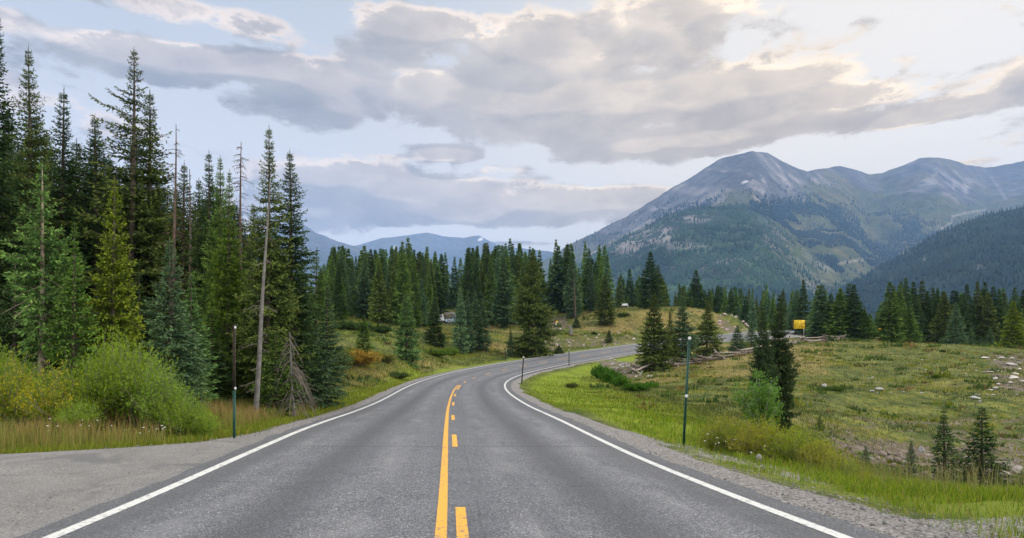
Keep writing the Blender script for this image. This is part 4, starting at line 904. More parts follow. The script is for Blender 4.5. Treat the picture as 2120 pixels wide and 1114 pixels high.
heightfield('mountain', 'long low blue ridge on the far horizon above the forest', [(560, 530), (640, 520), (700, 513), (740, 508), (790, 493), (812, 491), (830, 489), (860, 485), (885, 482), (895, 484), (915, 489), (960, 493), (980, 489), (992, 488), (1005, 495), (1030, 507), (1075, 513), (1130, 520), (1250, 540)], 9500, 6000, -50, lambda t: t, 120, 1100, 601, col_far, 560, 1250, 3.5, 90, ridge_amp=2.5)
build_haze(8.2e-5)
# ------------------------------------------------------------------ find where a photo pixel meets the ground
def hit(px, py, d0, d1):
    d = np.linspace(d0, d1, 240); x = (px - CX) / F * d; z = ground(x, d); y = HY - (z - EYE) / d * F
    i = int(np.abs(y - py).argmin()); return (float(x[i]), float(d[i]), float(z[i]))

# ------------------------------------------------------------------ grass and herbs (uncountable: one object each)
def blade_mat():
    m, t, o = mat('grass_blades'); c = t.attr('pcol', 'Color')
    d = t.new('ShaderNodeBsdfDiffuse'); t.l.new(c, d.inputs['Color']); tr = t.new('ShaderNodeBsdfTranslucent'); t.l.new(c, tr.inputs['Color'])
    mx = t.new('ShaderNodeMixShader'); mx.inputs[0].default_value = .35; t.l.new(d.outputs[0], mx.inputs[1]); t.l.new(tr.outputs[0], mx.inputs[2]); t.l.new(mx.outputs[0], o.inputs['Surface']); return m
M_blade = blade_mat()
def palette(n, cols, wts, jit=.18):
    c = np.array(cols)[rng.choice(len(cols), n, p=np.array(wts) / sum(wts))]; return c * rng.uniform(1 - jit, 1 + jit, (n, 1)) * rng.uniform(.93, 1.07, (n, 3))
class Grass:
    def __init__(s): s.V, s.Q, s.T, s.C, s.n = [], [], [], [], 0
    def add(s, P, h, w, lean, cols, tri=False, tipcol=None):
        n = len(P); a = rng.uniform(0, 2 * PI, n); f = rng.uniform(0, 2 * PI, n)
        w = np.broadcast_to(w, (n,)); h = np.broadcast_to(h, (n,)); lean = np.broadcast_to(lean, (n,))
        sx = np.stack([np.cos(f), np.sin(f), 0 * f], 1) * (w * .5)[:, None]; ld = np.stack([np.cos(a), np.sin(a), 0 * a], 1) * (lean * h)[:, None]; up = np.array([0, 0, 1.0])
        tipc = cols if tipcol is None else tipcol
        if tri:
            V = np.stack([P - sx, P + sx, P + ld + up * h[:, None]], 1).reshape(-1, 3); s.T.append(np.arange(3 * n).reshape(n, 3) + s.n); s.C.append(np.stack([cols, cols, tipc], 1).reshape(-1, 3)); s.n += 3 * n
        else:
            V = np.stack([P - sx, P + sx, P + ld * .35 + up * (h * .6)[:, None] + sx * .8, P + ld * .35 + up * (h * .6)[:, None] - sx * .8, P + ld + up * (h * (1 - .35 * lean))[:, None]], 1).reshape(-1, 3)
            b = np.arange(n)[:, None] * 5 + s.n; s.Q.append(np.concatenate([b, b + 1, b + 2, b + 3], 1)); s.T.append(np.concatenate([b + 3, b + 2, b + 4], 1)); s.C.append(np.stack([cols, cols, cols, cols, tipc], 1).reshape(-1, 3)); s.n += 5 * n
        s.V.append(V)
    def build(s, name, label, cat='grass'):
        me = mesh_np(name, np.concatenate(s.V), np.concatenate(s.Q) if s.Q else None, np.concatenate(s.T), [M_blade], cols={'pcol': np.concatenate(s.C)})
        return tag(ob(name, me), label, cat, kind='stuff')
def scatter(n, px0, px1, d0, d1, test, power=1.0):
    """ground points with more of them near the camera; test(px, py, o, s, ex, X, Y) -> probability"""
    out = []; got = 0
    for _ in range(12):
        m = int(n * 2.2); px = rng.uniform(px0, px1, m); u = rng.uniform(0, 1, m)
        d = d0 * (d1 / d0) ** u if power == 1 else (d0 ** (1 - power) + u * (d1 ** (1 - power) - d0 ** (1 - power))) ** (1 / (1 - power))
        x = (px - CX) / F * d; z, o, s, ex, k, r = ground(x, d, True); py = HY - (z - EYE) / d * F
        p = test(px, py, o, s, ex, x, d); keep = rng.uniform(0, 1, m) < p
        P = np.stack([x, d, z - .01], 1)[keep]; out.append(np.concatenate([P, px[keep, None], py[keep, None], o[keep, None], s[keep, None], ex[keep, None]], 1)); got += int(keep.sum())
        if got >= n: break
    return np.concatenate(out)[:n]
def clumpy(x, y, sc, lo, hi, seed): return sstep(lo, hi, fbm(x / sc, y / sc, 3, seed))

G1 = Grass()                                                     # verge right of the near road and round the inside of the bend
R = scatter(70000, 1030, 2350, 4.6, 70, lambda px, py, o, s, ex, x, y: (o > 0) * (s > -6) * (s < 116) * sstep(np.where(s > 22, .1, .6), np.where(s > 22, .6, 1.7), ex + .7 * (fbm(x / 1.3, y / 1.3, 3, 50) - .5)) * (1 - sstep(6.0, 13, ex)) * np.where(s < 16, .22 + .78 * np.maximum(clumpy(x, y, .9, .46, .60, 51), sstep(2.3, 3.2, ex)), 1))
d = R[:, 1]; n = len(R); lowe = 1 - sstep(1.0, 3.0, R[:, 7])
c = palette(n, [(.165, .25, .018), (.24, .30, .026), (.085, .15, .016), (.28, .235, .07)], [4, 3, 3, 1.6])
fade = sstep(6, 11, R[:, 7])[:, None] * np.ones(3); c = c * (1 - fade) + palette(n, [(.12, .14, .035), (.17, .165, .05)], [1, 1]) * fade
G1.add(R[:, :3], rng.uniform(.07, .27, n) * (1 - .4 * lowe) * np.clip(1.1 - d / 160, .6, 1), np.maximum(.0065, .00075 * d), rng.uniform(.15, .75, n), c)
S = scatter(900, 1400, 2300, 6, 22, lambda px, py, o, s, ex, x, y: (o > 0) * sstep(2.2, 3.2, ex) * (1 - sstep(5, 6.5, ex)))
n = len(S); cs = palette(n, [(.26, .22, .10), (.30, .24, .12)], [1, 1]); G1.add(S[:, :3], rng.uniform(.35, .75, n), np.full(n, .008), rng.uniform(.05, .3, n), palette(n, [(.2, .2, .07)], [1]), tipcol=cs)
G1.build('verge_grass', 'bright green grass on the right roadside verge')
G2 = Grass()                                                     # left verge: short green edge, tall rusty seed heads behind it
def t_left(px, py, o, s, ex, x, y): return (o < 0) * (s > -4) * (s < 60) * sstep(.1, .45, ex + .4 * (fbm(x / 1.1, y / 1.1, 3, 52) - .5)) * (1 - sstep(1.6, 3.0, ex))
R = scatter(24000, -350, 960, 10, 75, t_left); d = R[:, 1]; n = len(R)
G2.add(R[:, :3], rng.uniform(.08, .26, n), np.maximum(.007, .00075 * d), rng.uniform(.2, .8, n), palette(n, [(.15, .21, .022), (.21, .24, .03), (.26, .22, .06)], [4, 3, 1]))
def t_tall(px, py, o, s, ex, x, y): return (o < 0) * (s > 2) * (s < 30) * sstep(.6, 1.4, ex) * (1 - sstep(3.4, 4.6, ex)) * (.25 + .75 * clumpy(x, y, 1.2, .40, .55, 53))
R = scatter(13000, -350, 720, 11, 32, t_tall); d = R[:, 1]; n = len(R)
red = clumpy(R[:, 0], R[:, 1], 1.3, .40, .56, 54)[:, None] * (rng.uniform(0, 1, (len(R), 1)) < .75)
base = palette(n, [(.22, .23, .05), (.27, .24, .075), (.15, .19, .04)], [3, 3, 2]); tip = base * (1 - red) + palette(n, [(.46, .20, .115), (.50, .28, .15), (.36, .22, .12)], [3, 2, 2]) * red; base = base * (1 - .35 * red) + palette(n, [(.34, .21, .10)], [1]) * .35 * red
G2.add(R[:, :3], rng.uniform(.22, .58, n), np.maximum(.0085, .0007 * d), rng.uniform(.04, .32, n), base, tipcol=tip)
G2.build('roadside_grass', 'green and rusty seeding grass along the left road edge')
G3 = Grass()                                                     # meadow right of the road
def t_mr(px, py, o, s, ex, x, y): return (o > 0) * sstep(3.0, 7.0, ex) * (1 - .85 * gau(px, py, 1950, 950, 260, 42) * (y > 24)) * (.3 + .7 * clumpy(x, y, 2.6, .36, .55, 55))
R = scatter(95000, 1080, 2330, 13, 118, t_mr); d = R[:, 1]; n = len(R)
w1 = fbm(R[:, 0] / 9, R[:, 1] / 9, 4, 56); w2 = fbm(R[:, 0] / 2.2, R[:, 1] / 2.2, 3, 57)
c = np.where((w1 > .53)[:, None], palette(n, [(.20, .18, .055), (.26, .20, .085), (.14, .155, .04)], [3, 2, 3]), palette(n, [(.105, .135, .03), (.15, .165, .042), (.065, .095, .025), (.19, .185, .05)], [3, 3, 2, 2]))
near = (sstep(52, 34, d) if False else 1 - sstep(34, 52, d))[:, None]; c = c * (1 - near * .3)
c = np.where((w2 > .63)[:, None], palette(n, [(.30, .26, .035), (.16, .19, .03)], [1, 3]), np.where((w2 < .36)[:, None], palette(n, [(.04, .062, .02), (.07, .09, .03)], [1, 1]), c))
G3.add(R[:, :3], rng.uniform(.05, .2, n) * np.where(w2 > .6, 1.3, 1), np.maximum(.012, .0011 * d), rng.uniform(.2, .9, n), c, tri=True)
G3.build('meadow_grass', 'patchy olive and golden meadow grass right of the road')
G4 = Grass()                                                     # meadow left of the road and the knoll
def t_ml(px, py, o, s, ex, x, y): return (o < 0) * sstep(1.0, 3.0, ex) * (y > 24) * (1 - .9 * (px < 600)) * (.3 + .7 * clumpy(x, y, 3.0, .36, .55, 58))
R = scatter(70000, 560, 1720, 26, 205, t_ml); d = R[:, 1]; n = len(R)
w1 = fbm(R[:, 0] / 12, R[:, 1] / 12, 4, 59); w2 = fbm(R[:, 0] / 3.2, R[:, 1] / 3.2, 3, 60)
c = np.where((w1 > .52)[:, None], palette(n, [(.22, .185, .06), (.27, .20, .10), (.15, .16, .04)], [3, 2, 3]), palette(n, [(.11, .15, .03), (.15, .18, .04), (.07, .105, .03), (.20, .19, .05)], [3, 3, 2, 2]))
c = np.where((w2 > .64)[:, None], palette(n, [(.30, .26, .03), (.18, .22, .03)], [1, 3]), np.where((w2 < .35)[:, None], palette(n, [(.045, .075, .022), (.07, .10, .03)], [1, 1]), c))
G4.add(R[:, :3], rng.uniform(.08, .34, n), np.maximum(.014, .0011 * d), rng.uniform(.2, .9, n), c, tri=True)
G4.build('meadow_grass', 'green and straw coloured meadow grass left of the road')

G5 = Grass()                                                     # herb cushions and low mats on both meadows
R = scatter(1150, 1080, 2330, 20, 110, lambda px, py, o, s, ex, x, y: (o > 0) * sstep(5, 9, ex) * clumpy(x, y, 5, .40, .52, 61))
R = np.concatenate([R, scatter(450, 640, 1700, 34, 190, lambda px, py, o, s, ex, x, y: (o < 0) * sstep(1.5, 4, ex) * (px > 640) * clumpy(x, y, 6, .40, .52, 62))])
n = len(R); K = 16; rad = rng.gamma(3, .11, n) * np.clip(R[:, 1] / 60, .6, 1.6); cc = palette(n, [(.055, .092, .025), (.085, .13, .028), (.18, .20, .03), (.20, .14, .055), (.12, .10, .04)], [4, 4, 2, .7, 1.5])
a = rng.uniform(0, 6.28, (n, K)); q = rng.uniform(0, 1, (n, K)) ** .5 * rad[:, None]; P_ = np.repeat(R[:, None, :3], K, 1) + np.stack([np.cos(a) * q, np.sin(a) * q * .8, 0 * a], -1)
G5.add(P_.reshape(-1, 3), (np.repeat(rad[:, None], K, 1) * rng.uniform(.3, .7, (n, K))).ravel(), (np.repeat((rad * .35)[:, None], K, 1)).ravel(), rng.uniform(.2, .8, n * K), np.repeat(cc, K, 0) * rng.uniform(.75, 1.25, (n * K, 1)), tri=True)
G5.build('meadow_herbs', 'dark low herb cushions dotting both meadows', 'herbs')

# ------------------------------------------------------------------ shrubs
def shrub_mesh(seed, H, R, stems, per, ll, lw, leaf_m, up=.5, spread=1.0, low=.18):
    g = np.random.default_rng(seed); b = MB(); st = MB(); P, D, T = [], [], []
    for i in range(stems):
        a = g.uniform(0, 6.28); q = g.uniform(0, 1) ** .5; out = q * R * spread; h = H * g.uniform(.55, 1.0) * (1 - .45 * q ** 2)
        t = np.linspace(0, 1, 6); bx = g.normal(0, .12) * R; by = g.normal(0, .12) * R
        c = np.stack([bx + math.cos(a) * out * t ** (1 + up), by + math.sin(a) * out * t ** (1 + up), h * t], 1); c[1:] += g.normal(0, .03 * H, (5, 3))
        st.tube(c, .006 * (1.3 - t) * max(1, H), 3, cap=False)
        f = g.uniform(low, 1, per) ** .8; pos = np.stack([np.interp(f, t, c[:, k]) for k in range(3)], 1) + g.normal(0, .055 * (R + H) / 2, (per, 3)); pos[:, 2] = np.maximum(pos[:, 2], .02)
        P.append(pos); dv = g.normal(0, 1, (per, 3)) * .8 + np.array([math.cos(a) * .4, math.sin(a) * .4, .75]); D.append(unit(dv)); T.append(np.clip(g.normal(.4, .2, per) + .25 * f, 0, 1))
    P = np.concatenate(P); D = np.concatenate(D); T = np.concatenate(T); n = len(P)
    S = unit(np.cross(D, g.normal(0, 1, (n, 3)))); b.diamonds(P, D, S, ll * g.uniform(.7, 1.3, n), lw * g.uniform(.8, 1.2, n), 0, T)
    return b.mesh('foliage', [leaf_m]), st.mesh('stems', [M_twig])
M_leaf = leafmat('shrub_leaves', (.55, .62, .5), (1.5, 1.45, 1.1), .35, True)
M_willow_y = leafmat('turning_willow_leaves', (.15, .24, .025), (.60, .47, .03), .35, False, .6, .5)
SH = {}
def shp(key, H, R, *a, **k): SH[key] = (*shrub_mesh(hash(key) % 1 + len(SH) + 700, H, R, *a, **k), H, R)
shp('willow_a', 2.2, 1.05, 85, 95, .10, .024, M_leaf, up=.4)
shp('willow_b', 2.2, 1.0, 80, 95, .095, .024, M_leaf, up=.3)
shp('willow_y', 2.2, 1.1, 85, 90, .095, .026, M_willow_y, up=.4)
shp('thicket', 1.1, .85, 75, 60, .065, .020, M_leaf, up=.35, low=.1)
shp('thicket_b', 1.1, .75, 70, 60, .06, .020, M_leaf, up=.2, low=.1)
shp('dense', 1.0, 1.0, 70, 40, .17, .085, M_leaf, up=.1, low=.15)
shp('loose', 1.2, 1.1, 60, 36, .20, .06, M_leaf, up=.5)
def shrub(key, px, py, d, w, h, col, label, group=None, name='shrub', cat='shrub', abs_loc=None):
    fm, sm, H0, R0 = SH[key]
    p = abs_loc if abs_loc is not None else (G(px, d) if py is None else hit(px, py, d * .8, d * 1.25))
    r = w / 2 / F * p[1] / R0; s = h / F * p[1] / H0
    e = thing(name, label, cat, (p[0], p[1], p[2] - .03), group, rng.uniform(0, 6.28)); v = rng.uniform(.9, 1.1)
    for nm, me in (('foliage', fm), ('stems', sm)):
        o = ob(nm, me, e); o.scale = (r, r, s); o.color = (col[0] * v, col[1] * v, col[2] * v, 1)
    return e
WG, WB, WY = (.175, .265, .034), (.135, .215, .036), (.23, .27, .025)
WIL = [('willow_a', -45, 15.2, 150, 215, WG, 'tall green willow at the left picture edge'), ('willow_y', 30, 14.6, 150, 165, WY, 'yellow-flecked willow at the left end of the thicket'),
 ('willow_y', 118, 14.4, 140, 150, WY, 'yellowest willow bush in the roadside thicket'), ('willow_a', 195, 15.0, 150, 190, WG, 'tall green willow left of the thicket middle'),
 ('willow_b', 268, 15.2, 160, 200, WG, 'tallest bright green willow in the middle of the thicket'), ('willow_b', 330, 14.8, 140, 160, WB, 'rounded green willow right of the thicket middle'),
 ('willow_a', 385, 14.6, 110, 115, WG, 'lower green willow near the right end of the thicket'), ('willow_b', 424, 14.6, 64, 72, WG, 'small green willow closing the thicket at its right end'),
 ('willow_a', 75, 16.2, 150, 150, WB, 'green willow behind the yellow-flecked bushes'), ('willow_b', 160, 14.0, 90, 90, WG, 'low green willow in front of the thicket'),
 ('willow_b', 232, 15.8, 130, 215, WG, 'tall green willow shoots behind the middle of the thicket'), ('willow_a', 300, 16.2, 130, 190, WB, 'darker green willow behind the right half of the thicket'), ('willow_a', 0, 16.5, 130, 190, WB, 'darker green willow behind the left end of the thicket')]
for k, px, d, w, h, c, lab in WIL: shrub(k, px, None, d, w, h, c, lab, name='willow_bush', cat='bush')
shrub('loose', 745, 757, 54, 84, 36, (.28, .185, .045), 'orange-turned bush at the foot of the small dark spruce', name='willow_bush', cat='bush')
shrub('loose', 706, 765, 50, 60, 42, (.085, .12, .045), 'grey-green bush left of the orange bush', name='willow_bush', cat='bush')
shrub('loose', 800, 750, 56, 46, 22, (.14, .15, .05), 'faded olive bush between the orange bush and the conical spruce', name='willow_bush', cat='bush')
shrub('dense', 824, 783, 54, 48, 15, (.08, .125, .05), 'rounded grey-green low bush close to the bend')
shrub('dense', 900, 737, 78, 60, 16, (.10, .16, .03), 'low bright green mound of shrubs left of the blue-green clump')
shrub('dense', 932, 735, 80, 40, 18, (.095, .15, .03), 'second bright green mound just before the blue-green clump')
for px, py, w, h in ((715, 683, 50, 22), (750, 686, 56, 22), (790, 690, 44, 20)): shrub('dense', px, py, 88, w, h, (.055, .095, .035), 'dark green willow clump in the band across the left meadow', 'dark green willows across the left meadow')
for px, py, w, h, lab in ((1245, 783, 40, 30, 'dark green bush at the top of the bushes on the inner slope'), (1264, 792, 46, 28, 'glossy green bush second in the row on the inner slope'), (1284, 801, 44, 24, 'glossy green bush third in the row on the inner slope'), (1318, 808, 52, 17, 'low green bush at the bottom right of the inner slope'), (1345, 805, 40, 15, 'low green bush nearest the collapsed fence end')):
    shrub('dense', px, py, 62, w, h, (.055, .135, .018), lab)
shrub('dense', 1184, 803, 52, 26, 12, (.075, .10, .03), 'small dark tuft shrub on the grassy inner slope')
shrub('loose', 1540, 727, 92, 34, 22, (.13, .145, .04), 'olive bush between the two short spruces behind the fence')
for px, py, w, h, lab in ((1726, 862, 44, 11, 'flat dark juniper patch on the meadow right of the twin spruces'), (1938, 783, 22, 9, 'small bright green shrub alone on the upper meadow'), (1768, 707, 24, 8, 'low dark shrub under the crest spruces'), (1952, 730, 12, 7, 'tiny dark shrub near the meadow crest'), (1350, 668, 20, 9, 'small dark shrub on the grassy knoll top'), (1290, 655, 26, 9, 'low dark shrub at the left end of the knoll')):
    shrub('dense', px, py, 60 if py > 740 else 100 if px > 1500 else 145, w, h, (.06, .10, .025), lab)
TH = [(1480, 17.5, 80, 62), (1520, 17, 100, 72), (1560, 16.2, 110, 78), (1605, 15.8, 110, 74), (1650, 15.2, 110, 72), (1690, 14.8, 100, 62), (1730, 14.4, 90, 52), (1765, 14.0, 60, 38), (1500, 20, 90, 70), (1580, 19, 110, 80), (1660, 18, 110, 76)]
for i, (px, d, w, h) in enumerate(TH):
    lab = ['leftmost olive willow of the thicket right of the green pole'] if i == 0 else None
    shrub('thicket' if i % 2 else 'thicket_b', px, None, d, w * 1.15, h * 1.2, [(.22, .25, .028), (.18, .235, .03), (.24, .235, .035)][i % 3], 'yellow-green willow in the thicket between the road and the twin spruces', 'yellow-green willows on the right verge', name='willow_bush', cat='bush')
shrub('thicket', 1790, None, 12.8, 40, 34, (.30, .25, .03), 'small yellow-leaved willow at the right end of the verge thicket', name='willow_bush', cat='bush')
# aspen sapling
def sapling():
    g = np.random.default_rng(5); x, y, z = G(1578, 25.5); e = thing('aspen_sapling', 'young light green aspen with thin grey stems before the twin spruces', 'tree', (x, y, z - .05))
    tr = MB(); P, D, T = [], [], []
    for i in range(17):
        a = g.uniform(0, 6.28); out = g.uniform(.15, 1.25); h = g.uniform(1.9, 3.2) * (1 - .32 * out); t = np.linspace(0, 1, 8)
        c = np.stack([math.cos(a) * out * t ** 1.3, math.sin(a) * out * t ** 1.3, h * t], 1); c[1:] += g.normal(0, .025, (7, 3)); tr.tube(c, .022 * (1.15 - t), 5, cap=False)
        for k in range(16):
            f = g.uniform(.22, 1); s0 = np.array([np.interp(f, t, c[:, q]) for q in range(3)]); dv = unit(g.normal(0, 1, 3) + [0, 0, .5]); L = g.uniform(.2, .5) * (1.15 - .5 * f)
            tr.tube(np.stack([s0, s0 + dv * L]), .005, 3, cap=False); m = 30
            P.append(s0 + dv * (L * g.uniform(.2, 1.1, m))[:, None] + g.normal(0, .07, (m, 3))); D.append(unit(g.normal(0, 1, (m, 3)) + [0, 0, -.3])); T.append(np.clip(g.normal(.5, .25, m), 0, 1))
    ob('trunk', tr.mesh('trunk', [simple('aspen_bark', (.34, .34, .29), .8, .3, 9)], True), e)
    P = np.concatenate(P); D = np.concatenate(D); n = len(P); b = MB(); b.diamonds(P, D, unit(np.cross(D, g.normal(0, 1, (n, 3)))), .075 * g.uniform(.7, 1.2, n), .058, 0, np.concatenate(T))
    o = ob('crown', b.mesh('crown', [M_leaf]), e); o.color = (.105, .20, .045, 1)
sapling()
# white yarrow heads on both verges
def yarrow():
    b = MB()
    for (px, d, n, sp) in ((140, 13.3, 8, .3), (300, 13.6, 9, .35), (1492, 16.0, 10, .25), (1540, 14.5, 2, .4)):
        for i in range(n):
            x = (px - CX) / F * d + rng.normal(0, sp); y = d + rng.normal(0, sp * .6); z = gz(x, y); h = rng.uniform(.22, .48); r = rng.uniform(.014, .03)
            b.tube([(x, y, z), (x + .02, y, z + h)], .004, 3, mat=1, cap=False)
            k = np.arange(7) * 2 * PI / 7; b.add(np.concatenate([[(x + .02, y, z + h + .012)], np.stack([x + .02 + r * np.cos(k), y + r * np.sin(k), z + h + 0 * k], 1)]), tris=[(0, 1 + i_, 1 + (i_ + 1) % 7) for i_ in range(7)])
    o = ob('white_wildflowers', b.mesh('white_wildflowers', [simple('yarrow_petals', (.46, .46, .40), .8, .08), simple('yarrow_stem', (.12, .17, .05), .8)])); tag(o, 'white flat-topped wildflowers scattered in the roadside grass', 'wildflowers', kind='stuff')
yarrow()

# ------------------------------------------------------------------ rocks
def rock_mat():
    m, t, o = mat('weathered_rock'); p = t.objco(); oi = t.new('ShaderNodeObjectInfo')
    n = t.noise(p, 2.2, 6, .65); c = t.mix(t.mr(n, .32, .68), (.60, .60, .60), (1.35, 1.33, 1.3)); c = t.mix(1.0, c, oi.outputs['Color'], 'MULTIPLY')
    c = t.mix(t.mr(t.noise(p, 5, 4, .7), .62, .72, 0, .5), c, (.12, .11, .08)); principled(t, o, c, .92, t.bump(t.noise(p, 7, 5, .7), .6, .04), .15); return m
M_rock = rock_mat()
def rock_proto(seed, sq):
    import bmesh
    g = np.random.default_rng(seed); bm = bmesh.new(); bmesh.ops.create_icosphere(bm, subdivisions=3, radius=1.0); bm.verts.ensure_lookup_table()
    V = np.array([v.co for v in bm.verts]); pl = unit(g.normal(0, 1, (11, 3))); dd = g.uniform(.55, .95, 11)
    for n_, k in zip(pl, dd):                                  # facets chipped off a ball
        e = V @ n_ - k; V = V - np.clip(e, 0, None)[:, None] * n_ * .92
    V = V * (1 + .10 * (fbm(V[:, 0] * 2 + seed, V[:, 1] * 2 + V[:, 2] * 1.7, 3, seed) - .5))[:, None] * np.array(sq)
    for v, c in zip(bm.verts, V): v.co = c
    me = bpy.data.meshes.new('rock'); bm.to_mesh(me); bm.free(); me.materials.append(M_rock); return me
ROCKS = [rock_proto(901, (1, .8, .62)), rock_proto(902, (1, .9, .8)), rock_proto(903, (1, .85, .4)), rock_proto(904, (.9, .8, .95)), rock_proto(905, (1, .7, .5))]
def rock(k, px, py, d, w, h, label, group=None, col=(.34, .32, .31), name='boulder'):
    x, y, z = hit(px, py, d * .8, d * 1.25); sx = w / 2 / F * y; sz = h / 2 / F * y
    o = ob(name, ROCKS[k], None, (x, y, z + sz * .55)); V = ROCKS[k].vertices; s0 = max(abs(v.co.x) for v in V); h0 = max(abs(v.co.z) for v in V)
    o.scale = (sx / s0, sx / s0 * rng.uniform(.8, 1.1), sz / h0 * 1.2); o.rotation_euler = (rng.normal(0, .12), rng.normal(0, .12), rng.uniform(0, 6.28)); v = rng.uniform(.85, 1.15); o.color = (col[0] * v, col[1] * v, col[2] * v, 1)
    return tag(o, label, 'rock', group)
PALE = (.36, .35, .345); PINK = (.25, .205, .185)
rock(0, 1706, 801, 50, 13, 9, 'pale rounded boulder on the open meadow right of the twin spruces', col=PALE)
rock(2, 1820, 807, 50, 16, 6, 'flat pale stone on the middle of the right meadow', col=PALE)
rock(2, 1806, 811, 50, 10, 4, 'small flat stone touching the flat pale stone on the meadow', col=PALE)
rock(2, 2019, 826, 47, 20, 7, 'largest flat white stone on the right side of the meadow', col=PALE)
rock(1, 2029, 833, 47, 6, 5, 'small round stone just below the largest flat white stone', col=PALE)
rock(1, 2057, 862, 42, 7, 4, 'lone small pale stone on the lower right meadow', col=PALE)
rock(1, 1975, 843, 44, 6, 4, 'tiny pale stone left of the largest flat stone', col=PALE)
rock(0, 1909, 936, 32, 15, 14, 'grey rounded boulder between the two ditch spruces and the little one', col=(.33, .33, .34))
rock(3, 1572, 957, 14, 17, 20, 'pale pointed stone in the verge grass below the willow thicket', col=(.30, .29, .285))
rock(1, 1345, 782, 68, 11, 7, 'white stone at the near end of the collapsed fence', col=PALE)
rock(0, 1466, 754, 74, 7, 4, 'small pale stone before the middle of the log fence', col=PALE)
rock(0, 1160, 683, 134, 6, 4, 'pale stone on the meadow between signpost and tree stump', col=PALE)
rock(3, 1454, 653, 158, 7, 4, 'white stone near the top of the grassy knoll', col=PALE)
for px, py, w, h in ((1827, 945, 14, 12), (1842, 955, 12, 14), (1829, 962, 9, 14), (1858, 944, 12, 9), (1868, 950, 14, 10), (1858, 958, 13, 14), (1840, 942, 10, 8), (1872, 962, 11, 10), (1818, 952, 9, 9), (1850, 968, 12, 10), (1917, 955, 8, 9), (1914, 985, 12, 10)):
    rock(int(rng.integers(5)), px, py, 30, w * 1.15, h * 1.15, 'pinkish broken rock stacked along the creek bank', 'pinkish broken rocks along the creek bank', PINK)
for px, py, w, h in ((2075, 972, 22, 20), (2090, 975, 18, 22), (2083, 985, 20, 10), (2060, 968, 14, 12), (2108, 980, 22, 16), (2050, 976, 14, 10), (1985, 960, 24, 9), (2000, 950, 18, 7)):
    rock(int(rng.integers(5)), px, py, 29, w * 1.15, h * 1.15, 'grey ledge rock cropping out beside the ditch spruces', 'grey ledge rocks beside the ditch spruces', (.30, .27, .25))
for i in range(26):
    px = rng.uniform(1262, 1330); py = 748 + (px - 1262) * .38 + rng.uniform(-8, 14)
    rock(int(rng.integers(5)), px, py, 80, rng.uniform(4, 9), rng.uniform(3, 6), 'small grey stone in the scree behind the green bushes', 'scree stones behind the green bushes', (.36, .35, .35), 'stone')
for i in range(30):
    px = rng.uniform(1130, 1325); py = rng.uniform(690, 722) + (1230 - px) * .05
    rock(int(rng.integers(5)), px, py, 122, rng.uniform(3, 8), rng.uniform(2, 5), 'pale pinkish stone on the bank above the far edge line', 'pale stones on the bank above the road', (.42, .36, .33), 'stone')
for i in range(34):
    a = rng.uniform(0, 1); px = 1482 + a * 74 + rng.normal(0, 5); py = 652 + rng.uniform(0, 34) + a * 3
    rock(int(rng.integers(5)), px, py, 163, rng.uniform(4, 11), rng.uniform(3, 8), 'fractured pinkish rock in the road cut of the knoll', 'fractured rocks in the road cut', (.40, .33, .30))
for i in range(28):
    px = rng.uniform(1640, 2120); py = rng.uniform(725, 900)
    rock(int(rng.integers(5)), px, py, 60, rng.uniform(2.5, 7), rng.uniform(1.8, 3.6), 'small pale stone half sunk in the meadow turf', 'small pale stones sunk in the right meadow', PALE, 'stone')
for i in range(16):
    px = rng.uniform(2040, 2125); py = rng.uniform(728, 815)
    rock(2, px, py, 62, rng.uniform(10, 26), rng.uniform(3, 6), 'pale flat rock slab bared at the right end of the meadow', 'pale rock slabs at the right end of the meadow', (.45, .42, .40))

# ------------------------------------------------------------------ loose gravel on shoulders and pullout
def loose_gravel():
    def t_s(px, py, o, s, ex, x, y): return np.where(o > 0, (o > W + .3) * (1 - sstep(.5, 1.3, ex)), (ex > -.5) * (1 - sstep(.1, .6, ex)) + .012 * (ex < -.5) * (o < -W - .5) * (s < 10) + .5 * (o > -4.6) * (o < -W - .25) * (s < 12))
    R = scatter(5200, -300, 2300, 4.4, 32, t_s); n = len(R); r = rng.gamma(2.0, .0045, n) + .004; r = np.minimum(r, .035)
    base = np.array([(1, 0, 0), (-.5, .87, 0), (-.5, -.87, 0), (0, 0, 1.0), (.35, .6, .55), (-.8, .1, .5), (.3, -.75, .5)]) 
    F_ = np.array([(0, 1, 4), (1, 2, 5), (2, 0, 6), (0, 4, 6), (1, 5, 4), (2, 6, 5), (4, 3, 6), (4, 5, 3), (5, 6, 3)])
    V = base[None] * rng.uniform(.6, 1.3, (n, 7, 3)); a = rng.uniform(0, 6.28, n); c, sn = np.cos(a)[:, None], np.sin(a)[:, None]
    V = np.stack([(V[..., 0] * c - V[..., 1] * sn), V[..., 0] * sn + V[..., 1] * c, V[..., 2] * .7], -1) * r[:, None, None] + R[:, None, :3] + np.array([0, 0, .035])
    me = mesh_np('loose_gravel', V.reshape(-1, 3), tris=(F_[None] + (np.arange(n) * 7)[:, None, None]).reshape(-1, 3), mats=[M_blade0], cols={'pcol': np.repeat(palette(n, [(.22, .21, .20), (.15, .145, .14), (.10, .095, .09), (.28, .26, .25)], [3, 3, 2, 1]), 7, axis=0)})
    tag(ob('loose_gravel', me), 'loose grey gravel strewn along the road shoulders and pullout edge', 'gravel', kind='stuff')
def gravel_mat():
    m, t, o = mat('gravel_stones'); principled(t, o, t.attr('pcol', 'Color'), .9, None, .2); return m
M_blade0 = gravel_mat(); loose_gravel()

